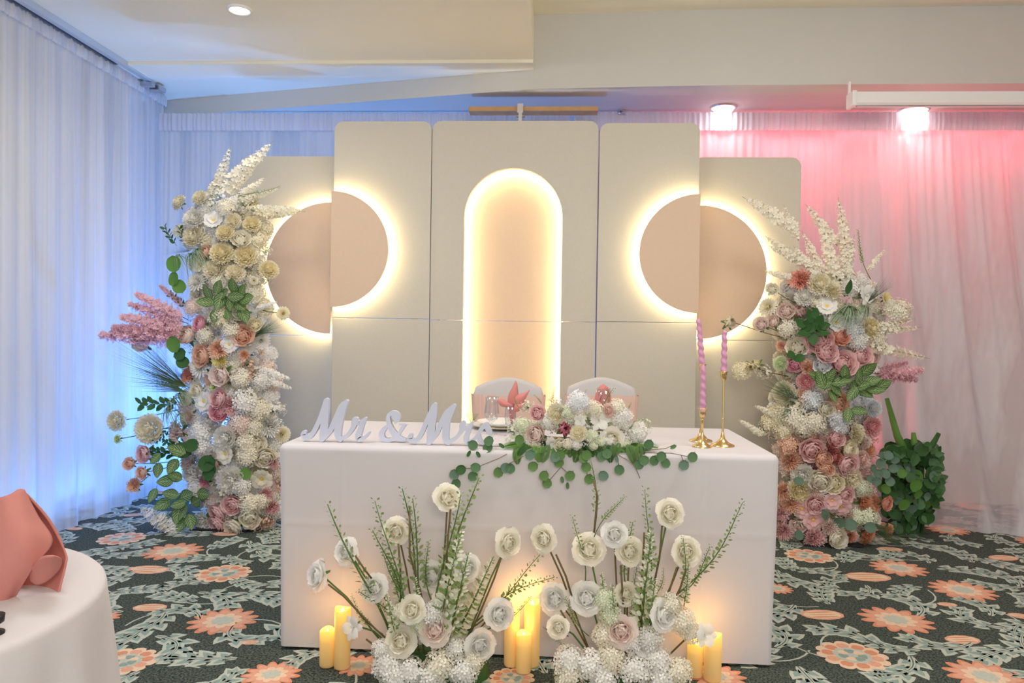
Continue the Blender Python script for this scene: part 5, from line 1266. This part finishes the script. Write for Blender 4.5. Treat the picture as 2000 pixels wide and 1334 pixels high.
# ---------------------------------------------------------------- round table with napkin, lower left corner
def corner_table():
    cx, cy, r, H = -1.06, 1.02, .355, .75
    t = thing('cocktail_table', 'small round table in the lower left corner', 'table', (cx, cy, 0))
    b = MB(); b.lathe([(.001, H-.03), (r-.004, H-.03), (r-.004, H-.004), (.001, H-.004)], 48, c=(cx, cy, 0)); b.build('tabletop', M_WHITE, t)
    b = MB(); b.tube([(cx, cy, 0), (cx, cy, H-.03)], .03, 10); b.build('pedestal', M_BLACK, t)
    b = MB()
    def fn(u, v):
        a = u*2*math.pi
        if v < .2: k = v/.2; return Vector((cx+r*k*math.cos(a), cy+r*k*math.sin(a), H))
        if v < .3: k = (v-.2)/.1*math.pi/2; rr = r+.012*math.sin(k); return Vector((cx+rr*math.cos(a), cy+rr*math.sin(a), H-.012*(1-math.cos(k))))
        k = (v-.3)/.7; f = .022*k**.7*(math.sin(a*13+math.sin(a*3)*1.5)+.4*math.sin(a*29)); rr = r+.012+f+.05*k
        return Vector((cx+rr*math.cos(a), cy+rr*math.sin(a), (H-.012)*(1-k)+.01*k))
    b.grid(fn, 200, 30, closeu=True); tag(b.build('tablecloth', M_CLOTH, origin=(cx, cy, 0)), 'white round tablecloth hanging in folds at the lower left corner', 'tablecloth')
    # napkin: tall folded cloth standing on the table, drooping to a point at its right
    Yn = 1.12
    t = thing('folded_napkin', 'large dusty pink folded napkin standing on the round corner table', 'napkin', (-.83, Yn, H))
    def q(x, y, dy=0): return at(x, y, Yn+dy)
    def sheet(name, rows, thick=.003):
        nr = len(rows); nc = len(rows[0])
        def S(u, v):
            fu, fv = u*(nc-1), v*(nr-1); i, j = min(int(fu), nc-2), min(int(fv), nr-2); a, c = fu-i, fv-j
            def cr(p0, p1, p2, p3, t_): return .5*((2*p1)+(p2-p0)*t_+(2*p0-5*p1+4*p2-p3)*t_**2+(3*p1-p0-3*p2+p3)*t_**3)
            rowsv = []
            for jj in (max(j-1, 0), j, j+1, min(j+2, nr-1)):
                rw = rows[jj]; rowsv.append(cr(rw[max(i-1, 0)], rw[i], rw[i+1], rw[min(i+2, nc-1)], a))
            return cr(*rowsv, c)
        b = MB(); b.grid(S, (nc-1)*7, (nr-1)*6); o = b.build(name, M_NAPKIN_B, t); m_ = o.modifiers.new('solid', 'SOLIDIFY'); m_.thickness = thick
    # main front fold, from the peak down to the left
    sheet('front_fold', [[q(-120,1010,.03), q(-50,975,.0), q(5,972,-.02), q(33,958,.0), q(45,958,.012)],
                         [q(-130,1060,.03), q(-60,1050,-.02), q(0,1040,-.045), q(40,1015,-.03), q(72,1010,.01)],
                         [q(-130,1130,.03), q(-65,1120,-.03), q(-8,1110,-.05), q(48,1060,-.045), q(100,1058,.0)],
                         [q(-120,1190,.03), q(-70,1180,-.03), q(-15,1180,-.04), q(38,1120,-.04), q(66,1104,-.03)],
                         [q(-110,1240,.03), q(-70,1235,-.02), q(-15,1238,-.03), q(8,1190,-.02), q(28,1165,-.02)]])
    sheet('rolled_cuff', [[q(66,1108,-.03), q(80,1088,-.05), q(104,1084,-.048), q(119,1090,-.02)],
                          [q(60,1120,-.02), q(78,1112,-.028), q(104,1102,-.025), q(118,1098,-.008)],
                          [q(62,1132,-.012), q(74,1140,-.01), q(92,1132,-.005), q(114,1110,.0)]])
    sheet('back_fold', [[q(33,957,.01), q(44,958,.02), q(56,966,.02), q(64,975,.02)],
                        [q(55,1000,.02), q(78,1005,.045), q(95,1010,.04), q(100,1020,.03)],
                        [q(60,1060,.03), q(95,1060,.05), q(118,1058,.05), q(130,1080,.03)],
                        [q(30,1110,.03), q(70,1130,.035), q(108,1120,.03), q(130,1105,.015)],
                        [q(28,1162,.02), q(64,1166,.02), q(98,1160,.015), q(119,1150,.005)],
                        [q(60,1168,.015), q(78,1180,.01), q(95,1190,.0), q(108,1204,-.01)]])
    g = atz(-12, 1238, H)
    b = MB(); b.lathe([(.013, 0), (.013, .003), (.006, .006), (.006, .012), (.012, .016), (.013, .026), (.001, .026)], 20, c=(g.x, g.y, H)); tag(b.build('candle_cup', M_BLACK, origin=(g.x, g.y, H)), 'small black cup standing at the left of the pink napkin', 'cup')
corner_table()
